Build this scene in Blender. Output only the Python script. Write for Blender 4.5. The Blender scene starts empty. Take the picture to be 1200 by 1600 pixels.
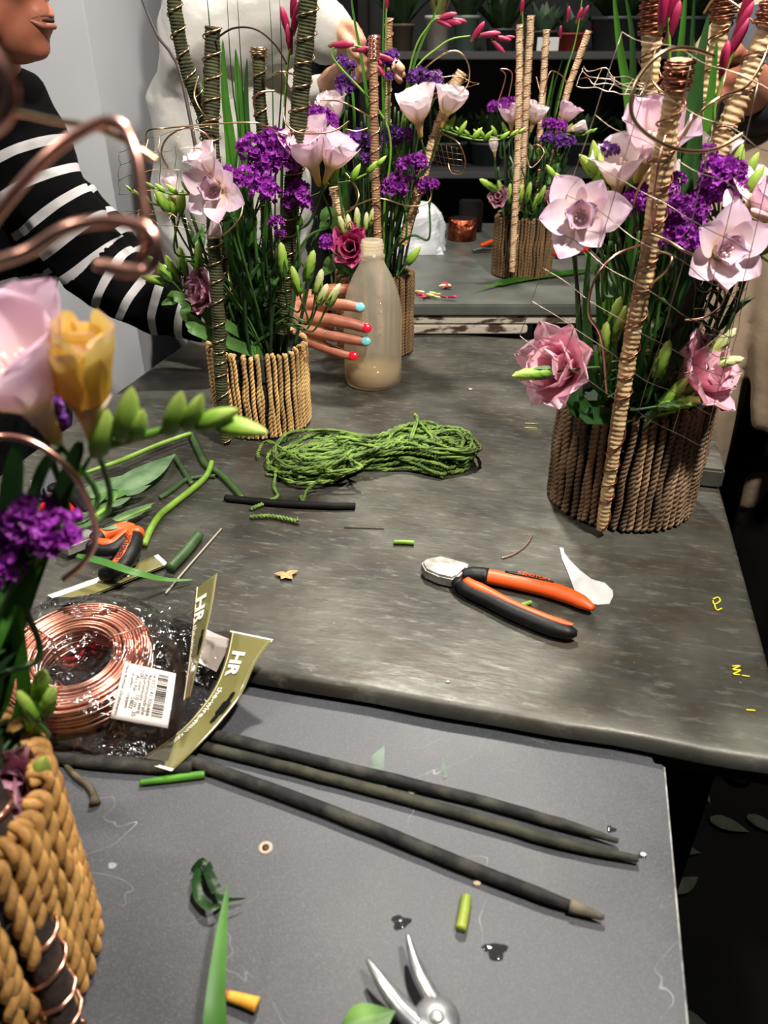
import bpy, bmesh, math, random
from mathutils import Vector, Matrix, noise as mnoise
V = Vector; PI = math.pi
random.seed(7)
RN = random.Random(11)
scene = bpy.context.scene
COL = scene.collection

# ------------------------------------------------------------------ camera
CAMZ = 1.37; PITCH = math.radians(31); FPX = 1200.0
FW = V((0, math.cos(PITCH), -math.sin(PITCH))); UP = V((0, math.sin(PITCH), math.cos(PITCH)))
CAM = V((0, 0, CAMZ)); TOCAM = -FW
cam = bpy.data.cameras.new('camera'); camo = bpy.data.objects.new('camera', cam); COL.objects.link(camo)
camo.location = CAM; camo.rotation_euler = (PI/2 - PITCH, 0, 0)
cam.sensor_fit = 'VERTICAL'; cam.sensor_height = 36; cam.lens = 27; cam.clip_start = 0.02
cam.dof.use_dof = True; cam.dof.focus_distance = 0.95; cam.dof.aperture_fstop = 8.0
scene.camera = camo
# ------------------------------------------------------------------ world, lamps, exposure
w = bpy.data.worlds.new('room_ambient'); scene.world = w; w.use_nodes = True
w.node_tree.nodes['Background'].inputs[0].default_value = (0.80, 0.9, 1.0, 1)
w.node_tree.nodes['Background'].inputs[1].default_value = 0.02
def lamp(name, loc, target, power, size, col=(1, .93, .84)):
    l = bpy.data.lights.new(name, 'AREA'); l.energy = power; l.size = size; l.color = col; l.shape = 'DISK'
    l.spread = math.radians(120)
    o = bpy.data.objects.new(name, l); COL.objects.link(o); o.location = loc
    o.rotation_euler = (V(target) - V(loc)).to_track_quat('-Z', 'Y').to_euler(); return o
lamp('ceiling_or_fill_lamp', (0.55, 0.15, 2.75), (0.0, 0.95, 0.9), 30, 0.13)
lamp('ceiling_or_fill_lamp', (0.15, 1.75, 2.8), (0.05, 0.75, 0.9), 25, 0.13)
lamp('ceiling_or_fill_lamp', (-1.2, 0.35, 2.7), (-0.25, 1.0, 0.9), 7, 0.13)
lamp('ceiling_or_fill_lamp', (-1.3, 1.0, 2.9), (-1.3, 2.0, 1.3), 8, 0.3, (1, .98, .95))  # added fill light that brightens the left wall, not a room fixture
scene.view_settings.view_transform = 'Standard'; scene.view_settings.look = 'None'
scene.view_settings.exposure = 0.0; scene.view_settings.gamma = 1.0; scene.view_settings.use_curve_mapping = False

# ------------------------------------------------------------------ placing helpers
def ray(x, y): return FW + V(((x-600)/FPX, 0, 0)) + UP*((800-y)/FPX)
def at(x, y, z): r = ray(x, y); return CAM + r*((z-CAMZ)/r.z)
def aty(x, y, Y): r = ray(x, y); return CAM + r*(Y/r.y)
def pd(x, y, d): return CAM + ray(x, y)*d

# ------------------------------------------------------------------ materials
def lin(c):
    return tuple(((v/255)/12.92 if v/255 <= .04045 else ((v/255+.055)/1.055)**2.4) for v in c) + (1,)
MATS = {}
def mat(name, col, rough=.5, metal=0.0, col2=None, scale=20, detail=4, bump=0, bscale=None, stretch=(1, 1, 1), spec=.5,
        transl=0, ramp=None, rand=0, dist=.002, cr=(.35, .65), transm=0, coat=0, sss=0):
    if name in MATS: return MATS[name]
    m = bpy.data.materials.new(name); m.use_nodes = True; nt = m.node_tree; N = nt.nodes; L = nt.links
    b = N['Principled BSDF']; out = N['Material Output']
    b.inputs['Roughness'].default_value = rough; b.inputs['Metallic'].default_value = metal
    b.inputs['Specular IOR Level'].default_value = spec
    b.inputs['Coat Weight'].default_value = coat
    if sss:
        b.inputs['Subsurface Weight'].default_value = sss; b.inputs['Subsurface Scale'].default_value = .006
        b.inputs['Subsurface Radius'].default_value = (1, .4, .25)
    b.inputs['Base Color'].default_value = lin(col)
    csock = None
    tc = N.new('ShaderNodeTexCoord'); mp = N.new('ShaderNodeMapping'); mp.inputs['Scale'].default_value = stretch
    L.new(tc.outputs['Object'], mp.inputs[0])
    if ramp:
        uv = N.new('ShaderNodeUVMap'); sp = N.new('ShaderNodeSeparateXYZ'); L.new(uv.outputs[0], sp.inputs[0])
        cr_ = N.new('ShaderNodeValToRGB'); els = cr_.color_ramp.elements
        while len(els) < len(ramp): els.new(.5)
        for e, (p, c) in zip(els, ramp): e.position = p; e.color = lin(c)
        L.new(sp.outputs[1], cr_.inputs[0]); csock = cr_.outputs[0]
    if col2:
        nz = N.new('ShaderNodeTexNoise'); nz.inputs['Scale'].default_value = scale; nz.inputs['Detail'].default_value = detail
        L.new(mp.outputs[0], nz.inputs['Vector'])
        mr = N.new('ShaderNodeMapRange'); mr.inputs[1].default_value = cr[0]; mr.inputs[2].default_value = cr[1]
        L.new(nz.outputs[0], mr.inputs[0])
        mx = N.new('ShaderNodeMix'); mx.data_type = 'RGBA'
        L.new(mr.outputs[0], mx.inputs[0])
        if csock: L.new(csock, mx.inputs[6])
        else: mx.inputs[6].default_value = lin(col)
        mx.inputs[7].default_value = lin(col2); csock = mx.outputs[2]
    if rand:
        oi = N.new('ShaderNodeObjectInfo'); hs = N.new('ShaderNodeHueSaturation')
        mr2 = N.new('ShaderNodeMapRange'); mr2.inputs[3].default_value = 1-rand; mr2.inputs[4].default_value = 1+rand
        L.new(oi.outputs['Random'], mr2.inputs[0]); L.new(mr2.outputs[0], hs.inputs['Value'])
        if csock: L.new(csock, hs.inputs['Color'])
        else: hs.inputs['Color'].default_value = lin(col)
        csock = hs.outputs[0]
    if csock: L.new(csock, b.inputs['Base Color'])
    if bump:
        nb = N.new('ShaderNodeTexNoise'); nb.inputs['Scale'].default_value = bscale or scale*3; nb.inputs['Detail'].default_value = 5
        L.new(mp.outputs[0], nb.inputs['Vector'])
        bp = N.new('ShaderNodeBump'); bp.inputs['Strength'].default_value = bump; bp.inputs['Distance'].default_value = dist
        L.new(nb.outputs[0], bp.inputs['Height']); L.new(bp.outputs[0], b.inputs['Normal'])
    if transm: b.inputs['Transmission Weight'].default_value = transm
    if transl:
        tr = N.new('ShaderNodeBsdfTranslucent'); ms = N.new('ShaderNodeMixShader'); ms.inputs[0].default_value = transl
        if csock: L.new(csock, tr.inputs[0])
        else: tr.inputs[0].default_value = lin(col)
        L.new(b.outputs[0], ms.inputs[1]); L.new(tr.outputs[0], ms.inputs[2]); L.new(ms.outputs[0], out.inputs[0])
    MATS[name] = m; return m

def zinc_material():
    m = mat('zinc_top', (92, 92, 84), .42, .35); nt = m.node_tree; N = nt.nodes; L = nt.links; b = N['Principled BSDF']
    tc = N.new('ShaderNodeTexCoord')
    def nz(sc, de, st=(1, 1, 1), ro=.6):
        mp = N.new('ShaderNodeMapping'); mp.inputs['Scale'].default_value = st; L.new(tc.outputs['Object'], mp.inputs[0])
        n = N.new('ShaderNodeTexNoise'); n.inputs['Scale'].default_value = sc; n.inputs['Detail'].default_value = de
        n.inputs['Roughness'].default_value = ro; L.new(mp.outputs[0], n.inputs['Vector']); return n.outputs[0]
    def rng(s, a, c, lo=0, hi=1):
        r = N.new('ShaderNodeMapRange'); r.inputs[1].default_value = a; r.inputs[2].default_value = c
        r.inputs[3].default_value = lo; r.inputs[4].default_value = hi; L.new(s, r.inputs[0]); return r.outputs[0]
    def mix(f, a, c):
        x = N.new('ShaderNodeMix'); x.data_type = 'RGBA'; L.new(f, x.inputs[0])
        for i, q in ((6, a), (7, c)):
            if isinstance(q, tuple): x.inputs[i].default_value = lin(q)
            else: L.new(q, x.inputs[i])
        return x.outputs[2]
    c = mix(rng(nz(5, 6), .38, .62), (46, 45, 40), (90, 90, 82))
    c = mix(rng(nz(9, 8, (1, 3, 1), .7), .50, .66, 0, .7), c, (64, 54, 40))
    c = mix(rng(nz(30, 6, (1, 4, 1), .75), .54, .70, 0, .6), c, (128, 129, 122))
    c = mix(rng(nz(190, 2), .74, .78, 0, .7), c, (160, 155, 140))
    c = mix(rng(nz(55, 3), .68, .76, 0, .8), c, (44, 30, 20))
    L.new(c, b.inputs['Base Color'])
    L.new(rng(nz(7, 8, (1, 2, 1), .7), .3, .7, .30, .62), b.inputs['Roughness'])
    bp = N.new('ShaderNodeBump'); bp.inputs['Strength'].default_value = .25; bp.inputs['Distance'].default_value = .002
    L.new(nz(40, 6, (1, 3, 1)), bp.inputs['Height']); L.new(bp.outputs[0], b.inputs['Normal'])
    return m
def slate_material():
    m = mat('slate_laminate', (84, 86, 90), .5, 0); nt = m.node_tree; N = nt.nodes; L = nt.links; b = N['Principled BSDF']
    tc = N.new('ShaderNodeTexCoord')
    def tex(t, **k):
        n = N.new(t); L.new(tc.outputs['Object'], n.inputs['Vector'])
        for a, v in k.items(): n.inputs[a].default_value = v
        return n
    n1 = tex('ShaderNodeTexNoise', Scale=4, Detail=6, Roughness=.5); n2 = tex('ShaderNodeTexNoise', Scale=1100, Detail=3)
    n3 = tex('ShaderNodeTexNoise', Scale=9, Detail=3, Roughness=.5, Distortion=.8); n4 = tex('ShaderNodeTexNoise', Scale=7, Detail=3)
    def rng(s, a, c, lo=0, hi=1):
        r = N.new('ShaderNodeMapRange'); r.inputs[1].default_value = a; r.inputs[2].default_value = c
        r.inputs[3].default_value = lo; r.inputs[4].default_value = hi; L.new(s, r.inputs[0]); return r.outputs[0]
    def mix(f, a, c):
        x = N.new('ShaderNodeMix'); x.data_type = 'RGBA'; L.new(f, x.inputs[0])
        for i, q in ((6, a), (7, c)):
            if isinstance(q, tuple): x.inputs[i].default_value = lin(q)
            else: L.new(q, x.inputs[i])
        return x.outputs[2]
    c = mix(rng(n1.outputs[0], .35, .65), (50, 52, 56), (76, 78, 83))
    c = mix(rng(n2.outputs[0], .50, .75, 0, .35), c, (120, 122, 127))
    # thin pale veins: iso-line of a noise field, broken up by another
    a = N.new('ShaderNodeMath'); a.operation = 'SUBTRACT'; L.new(n3.outputs[0], a.inputs[0]); a.inputs[1].default_value = .5
    ab = N.new('ShaderNodeMath'); ab.operation = 'ABSOLUTE'; L.new(a.outputs[0], ab.inputs[0])
    v1 = rng(ab.outputs[0], .0, .0022, 1, 0); v2 = rng(n4.outputs[0], .50, .58)
    mu = N.new('ShaderNodeMath'); mu.operation = 'MULTIPLY'; L.new(v1, mu.inputs[0]); L.new(v2, mu.inputs[1])
    mu2 = N.new('ShaderNodeMath'); mu2.operation = 'MULTIPLY'; L.new(mu.outputs[0], mu2.inputs[0]); mu2.inputs[1].default_value = .75
    c = mix(mu2.outputs[0], c, (185, 188, 190))
    L.new(c, b.inputs['Base Color'])
    L.new(rng(n1.outputs[0], .3, .7, .36, .6), b.inputs['Roughness'])
    bp = N.new('ShaderNodeBump'); bp.inputs['Strength'].default_value = .15; bp.inputs['Distance'].default_value = .0008
    L.new(n2.outputs[0], bp.inputs['Height']); L.new(bp.outputs[0], b.inputs['Normal'])
    return m
def clear_film(name, base=.10, col=(1, 1, 1, 1)):
    m = bpy.data.materials.new(name); m.use_nodes = True; nt = m.node_tree; N = nt.nodes; L = nt.links
    N.remove(N['Principled BSDF']); out = N['Material Output']
    t = N.new('ShaderNodeBsdfTransparent'); g = N.new('ShaderNodeBsdfGlossy'); g.inputs['Roughness'].default_value = .12
    t.inputs[0].default_value = col
    fr = N.new('ShaderNodeFresnel'); fr.inputs[0].default_value = 1.5
    ad = N.new('ShaderNodeMath'); ad.operation = 'ADD'; ad.inputs[1].default_value = base; L.new(fr.outputs[0], ad.inputs[0]); ad.use_clamp = True
    mx = N.new('ShaderNodeMixShader'); L.new(ad.outputs[0], mx.inputs[0]); L.new(t.outputs[0], mx.inputs[1]); L.new(g.outputs[0], mx.inputs[2])
    tc = N.new('ShaderNodeTexCoord'); nz = N.new('ShaderNodeTexNoise'); nz.inputs['Scale'].default_value = 45; nz.inputs['Detail'].default_value = 3
    nz.inputs['Distortion'].default_value = 1.2
    L.new(tc.outputs['Object'], nz.inputs['Vector'])
    bp = N.new('ShaderNodeBump'); bp.inputs['Strength'].default_value = .9; bp.inputs['Distance'].default_value = .006
    L.new(nz.outputs[0], bp.inputs['Height']); L.new(bp.outputs[0], g.inputs['Normal'])
    L.new(mx.outputs[0], out.inputs[0]); return m

# ------------------------------------------------------------------ mesh helpers
def cr(pts, n=6, closed=False):
    P = [V(p) for p in pts]; out = []; k = len(P)
    if k < 3 and not closed:
        return [P[0].lerp(P[-1], i/n) for i in range(n+1)]
    segs = k if closed else k-1
    for i in range(segs):
        if closed: a, b, c, d = P[(i-1) % k], P[i], P[(i+1) % k], P[(i+2) % k]
        else: a, b, c, d = P[max(i-1, 0)], P[i], P[i+1], P[min(i+2, k-1)]
        for j in range(n):
            t = j/n
            out.append(.5*((2*b)+(c-a)*t+(2*a-5*b+4*c-d)*t*t+(3*b-a-3*c+d)*t**3))
    if not closed: out.append(P[-1].copy())
    return out
def interp(vals, t):
    if not isinstance(vals, (list, tuple)): return vals
    x = t*(len(vals)-1); i = min(int(x), len(vals)-2); f = x-i
    return vals[i]*(1-f)+vals[i+1]*f
class MB:
    def __init__(s): s.v = []; s.f = []; s.uv = []; s.mi = []
    def _add(s, vs, fs, uvs=None, mi=0):
        o = len(s.v); s.v += [tuple(p) for p in vs]; s.f += [tuple(o+i for i in f) for f in fs]
        s.uv += uvs if uvs else [(0, 0)]*len(vs); s.mi += [mi]*len(fs); return s
    def tube(s, pts, r=.002, seg=6, closed=False, flat=1.0, flatn=None, rf=None, cap=True, mi=0):
        n = len(pts); vs = []; uvs = []; T = []
        for i in range(n):
            a = pts[(i-1) % n] if closed else pts[max(i-1, 0)]; b = pts[(i+1) % n] if closed else pts[min(i+1, n-1)]
            t = (b-a); T.append(t.normalized() if t.length > 1e-9 else V((0, 0, 1)))
        up = V(flatn) if flatn else (V((0, 0, 1)) if abs(T[0].z) < .9 else V((1, 0, 0)))
        nrm = (up - T[0]*up.dot(T[0])).normalized()
        for i in range(n):
            if flatn: nn = (V(flatn) - T[i]*V(flatn).dot(T[i])); nrm = nn.normalized() if nn.length > 1e-6 else nrm
            else:
                nrm = (nrm - T[i]*nrm.dot(T[i])); nrm.normalize()
            bi = T[i].cross(nrm); t = i/max(n-1, 1); rr = interp(r, t)
            for k in range(seg):
                a = 2*PI*k/seg; q = rr*(rf(t, a) if rf else 1)
                vs.append(pts[i]+nrm*(math.cos(a)*q*flat)+bi*(math.sin(a)*q)); uvs.append((k/seg, t))
        fs = []; m = n if closed else n-1
        for i in range(m):
            j = (i+1) % n
            for k in range(seg):
                l = (k+1) % seg; fs.append((i*seg+k, i*seg+l, j*seg+l, j*seg+k))
        if cap and not closed:
            fs.append(tuple(range(seg-1, -1, -1))); fs.append(tuple((n-1)*seg+k for k in range(seg)))
        return s._add(vs, fs, uvs, mi)
    def lathe(s, prof, seg=24, c=(0, 0, 0), M=None, mi=0):
        vs = []; uvs = []; n = len(prof); c = V(c)
        for i, (r, z) in enumerate(prof):
            for k in range(seg):
                a = 2*PI*k/seg; p = V((r*math.cos(a), r*math.sin(a), z)); vs.append((M @ p if M else p)+c); uvs.append((k/seg, i/(n-1)))
        fs = []
        for i in range(n-1):
            for k in range(seg):
                l = (k+1) % seg; fs.append((i*seg+k, i*seg+l, (i+1)*seg+l, (i+1)*seg+k))
        if prof[0][0] > 1e-6: fs.append(tuple(range(seg-1, -1, -1)))
        if prof[-1][0] > 1e-6: fs.append(tuple((n-1)*seg+k for k in range(seg)))
        return s._add(vs, fs, uvs, mi)
    def patch(s, fn, nu, nv, mi=0):
        vs = []; uvs = []
        for j in range(nv+1):
            for i in range(nu+1):
                vs.append(fn(i/nu, j/nv)); uvs.append((i/nu, j/nv))
        fs = [(j*(nu+1)+i, j*(nu+1)+i+1, (j+1)*(nu+1)+i+1, (j+1)*(nu+1)+i) for j in range(nv) for i in range(nu)]
        return s._add(vs, fs, uvs, mi)
    def box(s, lo, hi, M=None, mi=0):
        x0, y0, z0 = lo; x1, y1, z1 = hi
        vs = [V(p) for p in ((x0, y0, z0), (x1, y0, z0), (x1, y1, z0), (x0, y1, z0), (x0, y0, z1), (x1, y0, z1), (x1, y1, z1), (x0, y1, z1))]
        if M: vs = [M @ v for v in vs]
        return s._add(vs, [(3, 2, 1, 0), (4, 5, 6, 7), (0, 1, 5, 4), (1, 2, 6, 5), (2, 3, 7, 6), (3, 0, 4, 7)], None, mi)
    def prism(s, poly, dz, mi=0):
        n = len(poly); d = V(dz); vs = [V(p) for p in poly]+[V(p)+d for p in poly]
        fs = [tuple(range(n-1, -1, -1)), tuple(range(n, 2*n))]+[(i, (i+1) % n, n+(i+1) % n, n+i) for i in range(n)]
        return s._add(vs, fs, None, mi)
    def ball(s, c, r, seg=8, rings=6, M=None):
        rx, ry, rz = (r, r, r) if not isinstance(r, (tuple, list)) else r
        c = V(c); vs = [c+(M @ V((0, 0, -rz)) if M else V((0, 0, -rz)))]
        for j in range(1, rings):
            b = -PI/2+PI*j/rings
            for k in range(seg):
                a = 2*PI*k/seg; p = V((rx*math.cos(b)*math.cos(a), ry*math.cos(b)*math.sin(a), rz*math.sin(b))); vs.append(c+(M @ p if M else p))
        vs.append(c+(M @ V((0, 0, rz)) if M else V((0, 0, rz)))); fs = []
        for k in range(seg): fs.append((0, 1+(k+1) % seg, 1+k))
        for j in range(rings-2):
            for k in range(seg):
                l = (k+1) % seg; fs.append((1+j*seg+k, 1+j*seg+l, 1+(j+1)*seg+l, 1+(j+1)*seg+k))
        t = len(vs)-1; o = 1+(rings-2)*seg
        for k in range(seg): fs.append((o+k, o+(k+1) % seg, t))
        return s._add(vs, fs)
    def mesh(s, name, m=None, smooth=True):
        me = bpy.data.meshes.new(name); me.from_pydata(s.v, [], s.f)
        ul = me.uv_layers.new(name='UVMap'); flat = []
        for l in me.loops: flat += s.uv[l.vertex_index]
        ul.data.foreach_set('uv', flat)
        me.polygons.foreach_set('use_smooth', [smooth]*len(me.polygons))
        for q in (m if isinstance(m, (list, tuple)) else [m] if m else []): me.materials.append(q)
        if any(s.mi): me.polygons.foreach_set('material_index', s.mi)
        me.update(); return me
    def build(s, name, m, parent=None, smooth=True, loc=None):
        return link(name, s.mesh(name, m, smooth), parent, loc)
def link(name, me, parent=None, loc=None, M=None):
    """world-space mesh under parent (an Empty without rotation); M is a world matrix for shared meshes"""
    o = bpy.data.objects.new(name, me); COL.objects.link(o)
    if M is not None: o.matrix_basis = M
    if loc is not None: o.location = loc
    if parent:
        o.parent = parent
        if M is not None: o.matrix_basis = Matrix.Translation(-parent.location) @ M
        else: o.location = V(o.location) - parent.location
    return o
def sub(name, me, parent, M=None):
    o = bpy.data.objects.new(name, me); COL.objects.link(o); o.parent = parent
    if M is not None: o.matrix_basis = M
    return o
def tag(o, label, cat, group=None):
    o['label'] = label; o['category'] = cat
    if group: o['group'] = group
    return o
def thing(name, label, cat, loc=(0, 0, 0), group=None):
    o = bpy.data.objects.new(name, None); COL.objects.link(o); o.location = loc; o.empty_display_size = .01
    return tag(o, label, cat, group)
def struct(o): o['kind'] = 'structure'; return o
def bevel_box(name, size, M, m, parent=None, bev=.004, seg=2, smooth=False):
    bm = bmesh.new(); bmesh.ops.create_cube(bm, size=1); bmesh.ops.scale(bm, vec=size, verts=bm.verts)
    if bev: bmesh.ops.bevel(bm, geom=bm.edges[:], offset=bev, segments=seg, affect='EDGES')
    me = bpy.data.meshes.new(name); bm.to_mesh(me); bm.free(); me.materials.append(m)
    me.polygons.foreach_set('use_smooth', [smooth]*len(me.polygons))
    return link(name, me, parent, M=M)
def text_mesh(s, m, size=.01, extrude=.0002, align='CENTER', bold=0):
    cu = bpy.data.curves.new('lettering', 'FONT'); cu.body = s; cu.size = size; cu.extrude = extrude; cu.align_x = align; cu.align_y = 'CENTER'
    cu.offset = bold
    o = bpy.data.objects.new('tmp', cu); COL.objects.link(o); dg = bpy.context.evaluated_depsgraph_get(); dg.update()
    me = bpy.data.meshes.new_from_object(o.evaluated_get(dg)); bpy.data.objects.remove(o); me.materials.clear(); me.materials.append(m); return me
def frame(o, x, y):
    x = V(x).normalized(); z = x.cross(V(y)).normalized(); y = z.cross(x)
    return Matrix(((x.x, y.x, z.x, o[0]), (x.y, y.y, z.y, o[1]), (x.z, y.z, z.z, o[2]), (0, 0, 0, 1)))
def axisM(p, axis, s=1, roll=0):
    return Matrix.Translation(p) @ V(axis).to_track_quat('Z', 'Y').to_matrix().to_4x4() @ Matrix.Rotation(roll, 4, 'Z') @ Matrix.Scale(s, 4)
def fuse(name, shapes, voxel, m, parent=None, smooth=5, attr=None, disp=None):
    """one continuous skin from overlapping tapered limbs (c) and ellipsoids (e)"""
    b = MB()
    for s in shapes:
        if s[0] == 'c':
            p0, p1, r0, r1 = V(s[1]), V(s[2]), s[3], s[4]; n = 6; pts = []; rs = []
            d = (p1-p0).normalized(); L = (p1-p0).length
            for i in range(5): a = PI/2*(1-i/4); pts.append(p0-d*r0*math.sin(a)); rs.append(max(r0*math.cos(a), .0004))
            for i in range(1, n): pts.append(p0+d*L*i/n); rs.append(r0+(r1-r0)*i/n)
            for i in range(5): a = PI/2*i/4; pts.append(p1+d*r1*math.sin(a)); rs.append(max(r1*math.cos(a), .0004))
            k = len(pts); o = V((0, 0, 1)) if abs(d.z) < .9 else V((1, 0, 0)); n1 = (o-d*o.dot(d)).normalized(); n2 = d.cross(n1); vs = []; seg = 14
            for p, r in zip(pts, rs):
                for q in range(seg): a = 2*PI*q/seg; vs.append(p+(n1*math.cos(a)+n2*math.sin(a))*r)
            fs = [(i*seg+q, i*seg+(q+1) % seg, (i+1)*seg+(q+1) % seg, (i+1)*seg+q) for i in range(k-1) for q in range(seg)]
            fs += [tuple(range(seg-1, -1, -1)), tuple((k-1)*seg+q for q in range(seg))]
            b._add(vs, fs)
        else: b.ball(s[1], s[2], 18, 12, s[3] if len(s) > 3 else None)
    me = b.mesh('tmp'); o = bpy.data.objects.new('tmp', me); COL.objects.link(o)
    r = o.modifiers.new('r', 'REMESH'); r.mode = 'VOXEL'; r.voxel_size = voxel
    if smooth: q = o.modifiers.new('s', 'SMOOTH'); q.iterations = smooth; q.factor = .5
    dg = bpy.context.evaluated_depsgraph_get(); dg.update()
    me2 = bpy.data.meshes.new_from_object(o.evaluated_get(dg)); bpy.data.objects.remove(o); bpy.data.meshes.remove(me)
    me2.name = name; me2.materials.clear(); me2.materials.append(m); me2.polygons.foreach_set('use_smooth', [True]*len(me2.polygons))
    if disp:
        nn = [v.normal.copy() for v in me2.vertices]
        for v, n_ in zip(me2.vertices, nn): v.co += n_*disp(v.co)
        me2.update()
    if attr:
        a = me2.attributes.new('stripe', 'FLOAT', 'POINT'); a.data.foreach_set('value', [attr(v.co) for v in me2.vertices])
    return link(name, me2, parent)

# ------------------------------------------------------------------ setting
ZT = .90; ZB = .88; ZF = .96          # zinc table, slate board, far table
M_zinc = zinc_material(); M_slate = slate_material()
M_dark = mat('black_wood', (14, 13, 12), .7, 0, (24, 21, 19), 14, spec=.2)
M_floor = mat('dark_floor', (4, 4, 4), .95, 0, (8, 8, 8), 5, bump=.2, spec=.1)
M_wall = mat('grey_plaster', (196, 198, 201), .8, 0, (182, 184, 188), 3, bump=.05, bscale=60)
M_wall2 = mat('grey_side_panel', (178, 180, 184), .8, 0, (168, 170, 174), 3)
M_back = mat('dark_back_wall', (14, 14, 16), .8, 0, (22, 22, 26), 3)
M_edge = mat('rusty_edge', (78, 62, 44), .6, .2, (38, 30, 22), 30, bump=.6, dist=.003)
M_worn = mat('worn_white_paint', (196, 186, 172), .6, 0, (70, 52, 40), 26, 6, cr=(.52, .6), stretch=(1, 1, 3), bump=.3)
M_metalleg = mat('dark_metal_leg', (16, 16, 16), .6, .3)

def slab(name, lo, hi, m, k='structure'):
    o = MB().box(lo, hi).build(name, m, smooth=False); o['kind'] = k; return o
slab('floor', (-4, -1.5, -.05), (4, 3.4, 0), M_floor)
wc = aty(222, 560, 1.78)
slab('wall_left', (-4, 1.78, 0), (wc.x, 1.9, 3.0), M_wall)
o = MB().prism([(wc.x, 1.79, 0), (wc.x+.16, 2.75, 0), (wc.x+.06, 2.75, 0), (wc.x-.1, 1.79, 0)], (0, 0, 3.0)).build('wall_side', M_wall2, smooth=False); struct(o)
slab('wall_back', (-1.2, 2.75, 0), (4, 2.85, 3.0), M_back)
slab('wall_right', (2.2, -1.5, 0), (2.3, 2.75, 3.0), M_back)

# ------------------------------------------------------------------ tables
yaw = -math.atan2(.107, .444)
ux = V((math.cos(yaw), math.sin(yaw), 0)); uy = V((-ux.y, ux.x, 0))
tc_ = V((.318, .404, 0))                       # front right corner of the zinc table
def Mrot(p): return Matrix.Translation(p) @ Matrix.Rotation(yaw, 4, 'Z')
TW, TD = .905, .98
t = thing('worktable', 'long zinc-topped worktable with dented rolled edge, carrying rope, bottle and baskets', 'table', tc_ - ux*TW/2 + uy*TD/2)
# table top: gently dented sheet with rolled edge
def top_mesh():
    b = MB(); nx, ny = 60, 60; R = .008
    def P(i, j):
        x = -TW/2 + TW*i/nx; y = -TD/2+TD*j/ny
        e = min(TW/2-abs(x), TD/2-abs(y)); z = 0
        if e < R: z = -(R-math.sqrt(max(R*R-(R-e)**2, 0)))
        dent = mnoise.noise((x*9, y*9, 3))*.0012
        fy = max(0, 1-(y+TD/2)/.03); wob = mnoise.noise((x*14, 5, 1))*.002*fy
        return V((x, y+wob, z+dent*(1 if e > .02 else .3)))
    xs = [0, .15, .3, .6, 1]
    b.patch(lambda u, v: P(0, 0), 1, 1) if False else None
    def warp(t, n):                                # denser samples at both edges
        return t
    U = [0, .002, .004, .006, .009, .014]+[k/40 for k in range(1, 40)]+[.986, .991, .994, .996, .998, 1]
    vs = []; n = len(U)
    for v in U:
        for u in U: vs.append(P(u*nx, v*ny))
    fs = [(j*n+i, j*n+i+1, (j+1)*n+i+1, (j+1)*n+i) for j in range(n-1) for i in range(n-1)]
    b._add(vs, fs)
    per = [(i, 0) for i in range(n)]+[(n-1, j) for j in range(1, n)]+[(i, n-1) for i in range(n-2, -1, -1)]+[(0, j) for j in range(n-2, 0, -1)]
    o = len(b.v); m = len(per)
    for i, j in per: p = V(vs[j*n+i]); b.v.append((p.x, p.y, -.014)); b.uv.append((0, 0))
    for k in range(m):
        a = per[k]; c = per[(k+1) % m]; b.f.append((a[1]*n+a[0], o+k, o+(k+1) % m, c[1]*n+c[0])); b.mi.append(0)
    return b.mesh('table_top', M_zinc)
link('table_top', top_mesh(), t, M=Mrot(t.location+V((0, 0, ZT))))
bevel_box('apron', (TW-.012, TD-.032, .032), Mrot(t.location+V((0, 0, ZT-.030))), M_edge, t, .003)
for sx in (-1, 1):
    for sy in (-1, 1):
        p = t.location+ux*sx*(TW/2-.06)+uy*sy*(TD/2-.08)
        bevel_box('leg', (.05, .05, .853), Mrot(V((p.x, p.y, .4265))), M_metalleg, t, .004)
# yellow chalk marks on the zinc
M_yel = mat('yellow_chalk', (214, 206, 40), .8)
def mark(strokes, z=ZT+.0012, r=.0009):
    b = MB()
    for s in strokes: b.tube(cr([at(x, y, z) for x, y in s], 4), r, 5, flat=.4, flatn=(0, 0, 1))
    b.build('chalk_mark', M_yel, t)
mark([[(820, 661), (839, 662)], [(820, 668), (839, 669)]])
mark([[(1114, 936), (1122, 933), (1125, 939), (1116, 944), (1114, 938)], [(1116, 944), (1120, 953), (1128, 950)]])
mark([[(1144, 1041), (1156, 1040), (1145, 1046), (1157, 1047), (1146, 1053), (1156, 1054)], [(1159, 1055), (1171, 1057)]])
mark([[(1166, 1109), (1180, 1110)]])

bo = V((.228, .439, 0))-uy*.008; BW, BD = .86, .62      # slate board
bc = bo - ux*BW/2 - uy*(BD/2)
t2 = thing('slate_topped_table', 'low work surface with dark slate-look top under the sticks and pliers', 'table', V((bc.x, bc.y, 0)))
bm = bmesh.new(); bmesh.ops.create_cube(bm, size=1); bmesh.ops.scale(bm, vec=(BW, BD, .012), verts=bm.verts)
ve = [e for e in bm.edges if abs(e.verts[0].co.z-e.verts[1].co.z) > .005]; bmesh.ops.bevel(bm, geom=ve, offset=.008, segments=4, affect='EDGES')
bmesh.ops.bevel(bm, geom=[e for e in bm.edges if e.calc_face_angle(0) > 1.2], offset=.0012, segments=2, affect='EDGES')
me = bpy.data.meshes.new('slate_top'); bm.to_mesh(me); bm.free(); me.materials.append(M_slate)
link('slate_top', me, t2, M=Mrot(V((bc.x, bc.y, ZB-.006))))
M_pale = mat('chipped_pale_edge', (168, 168, 166), .7, 0, (96, 96, 96), 80)
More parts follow.
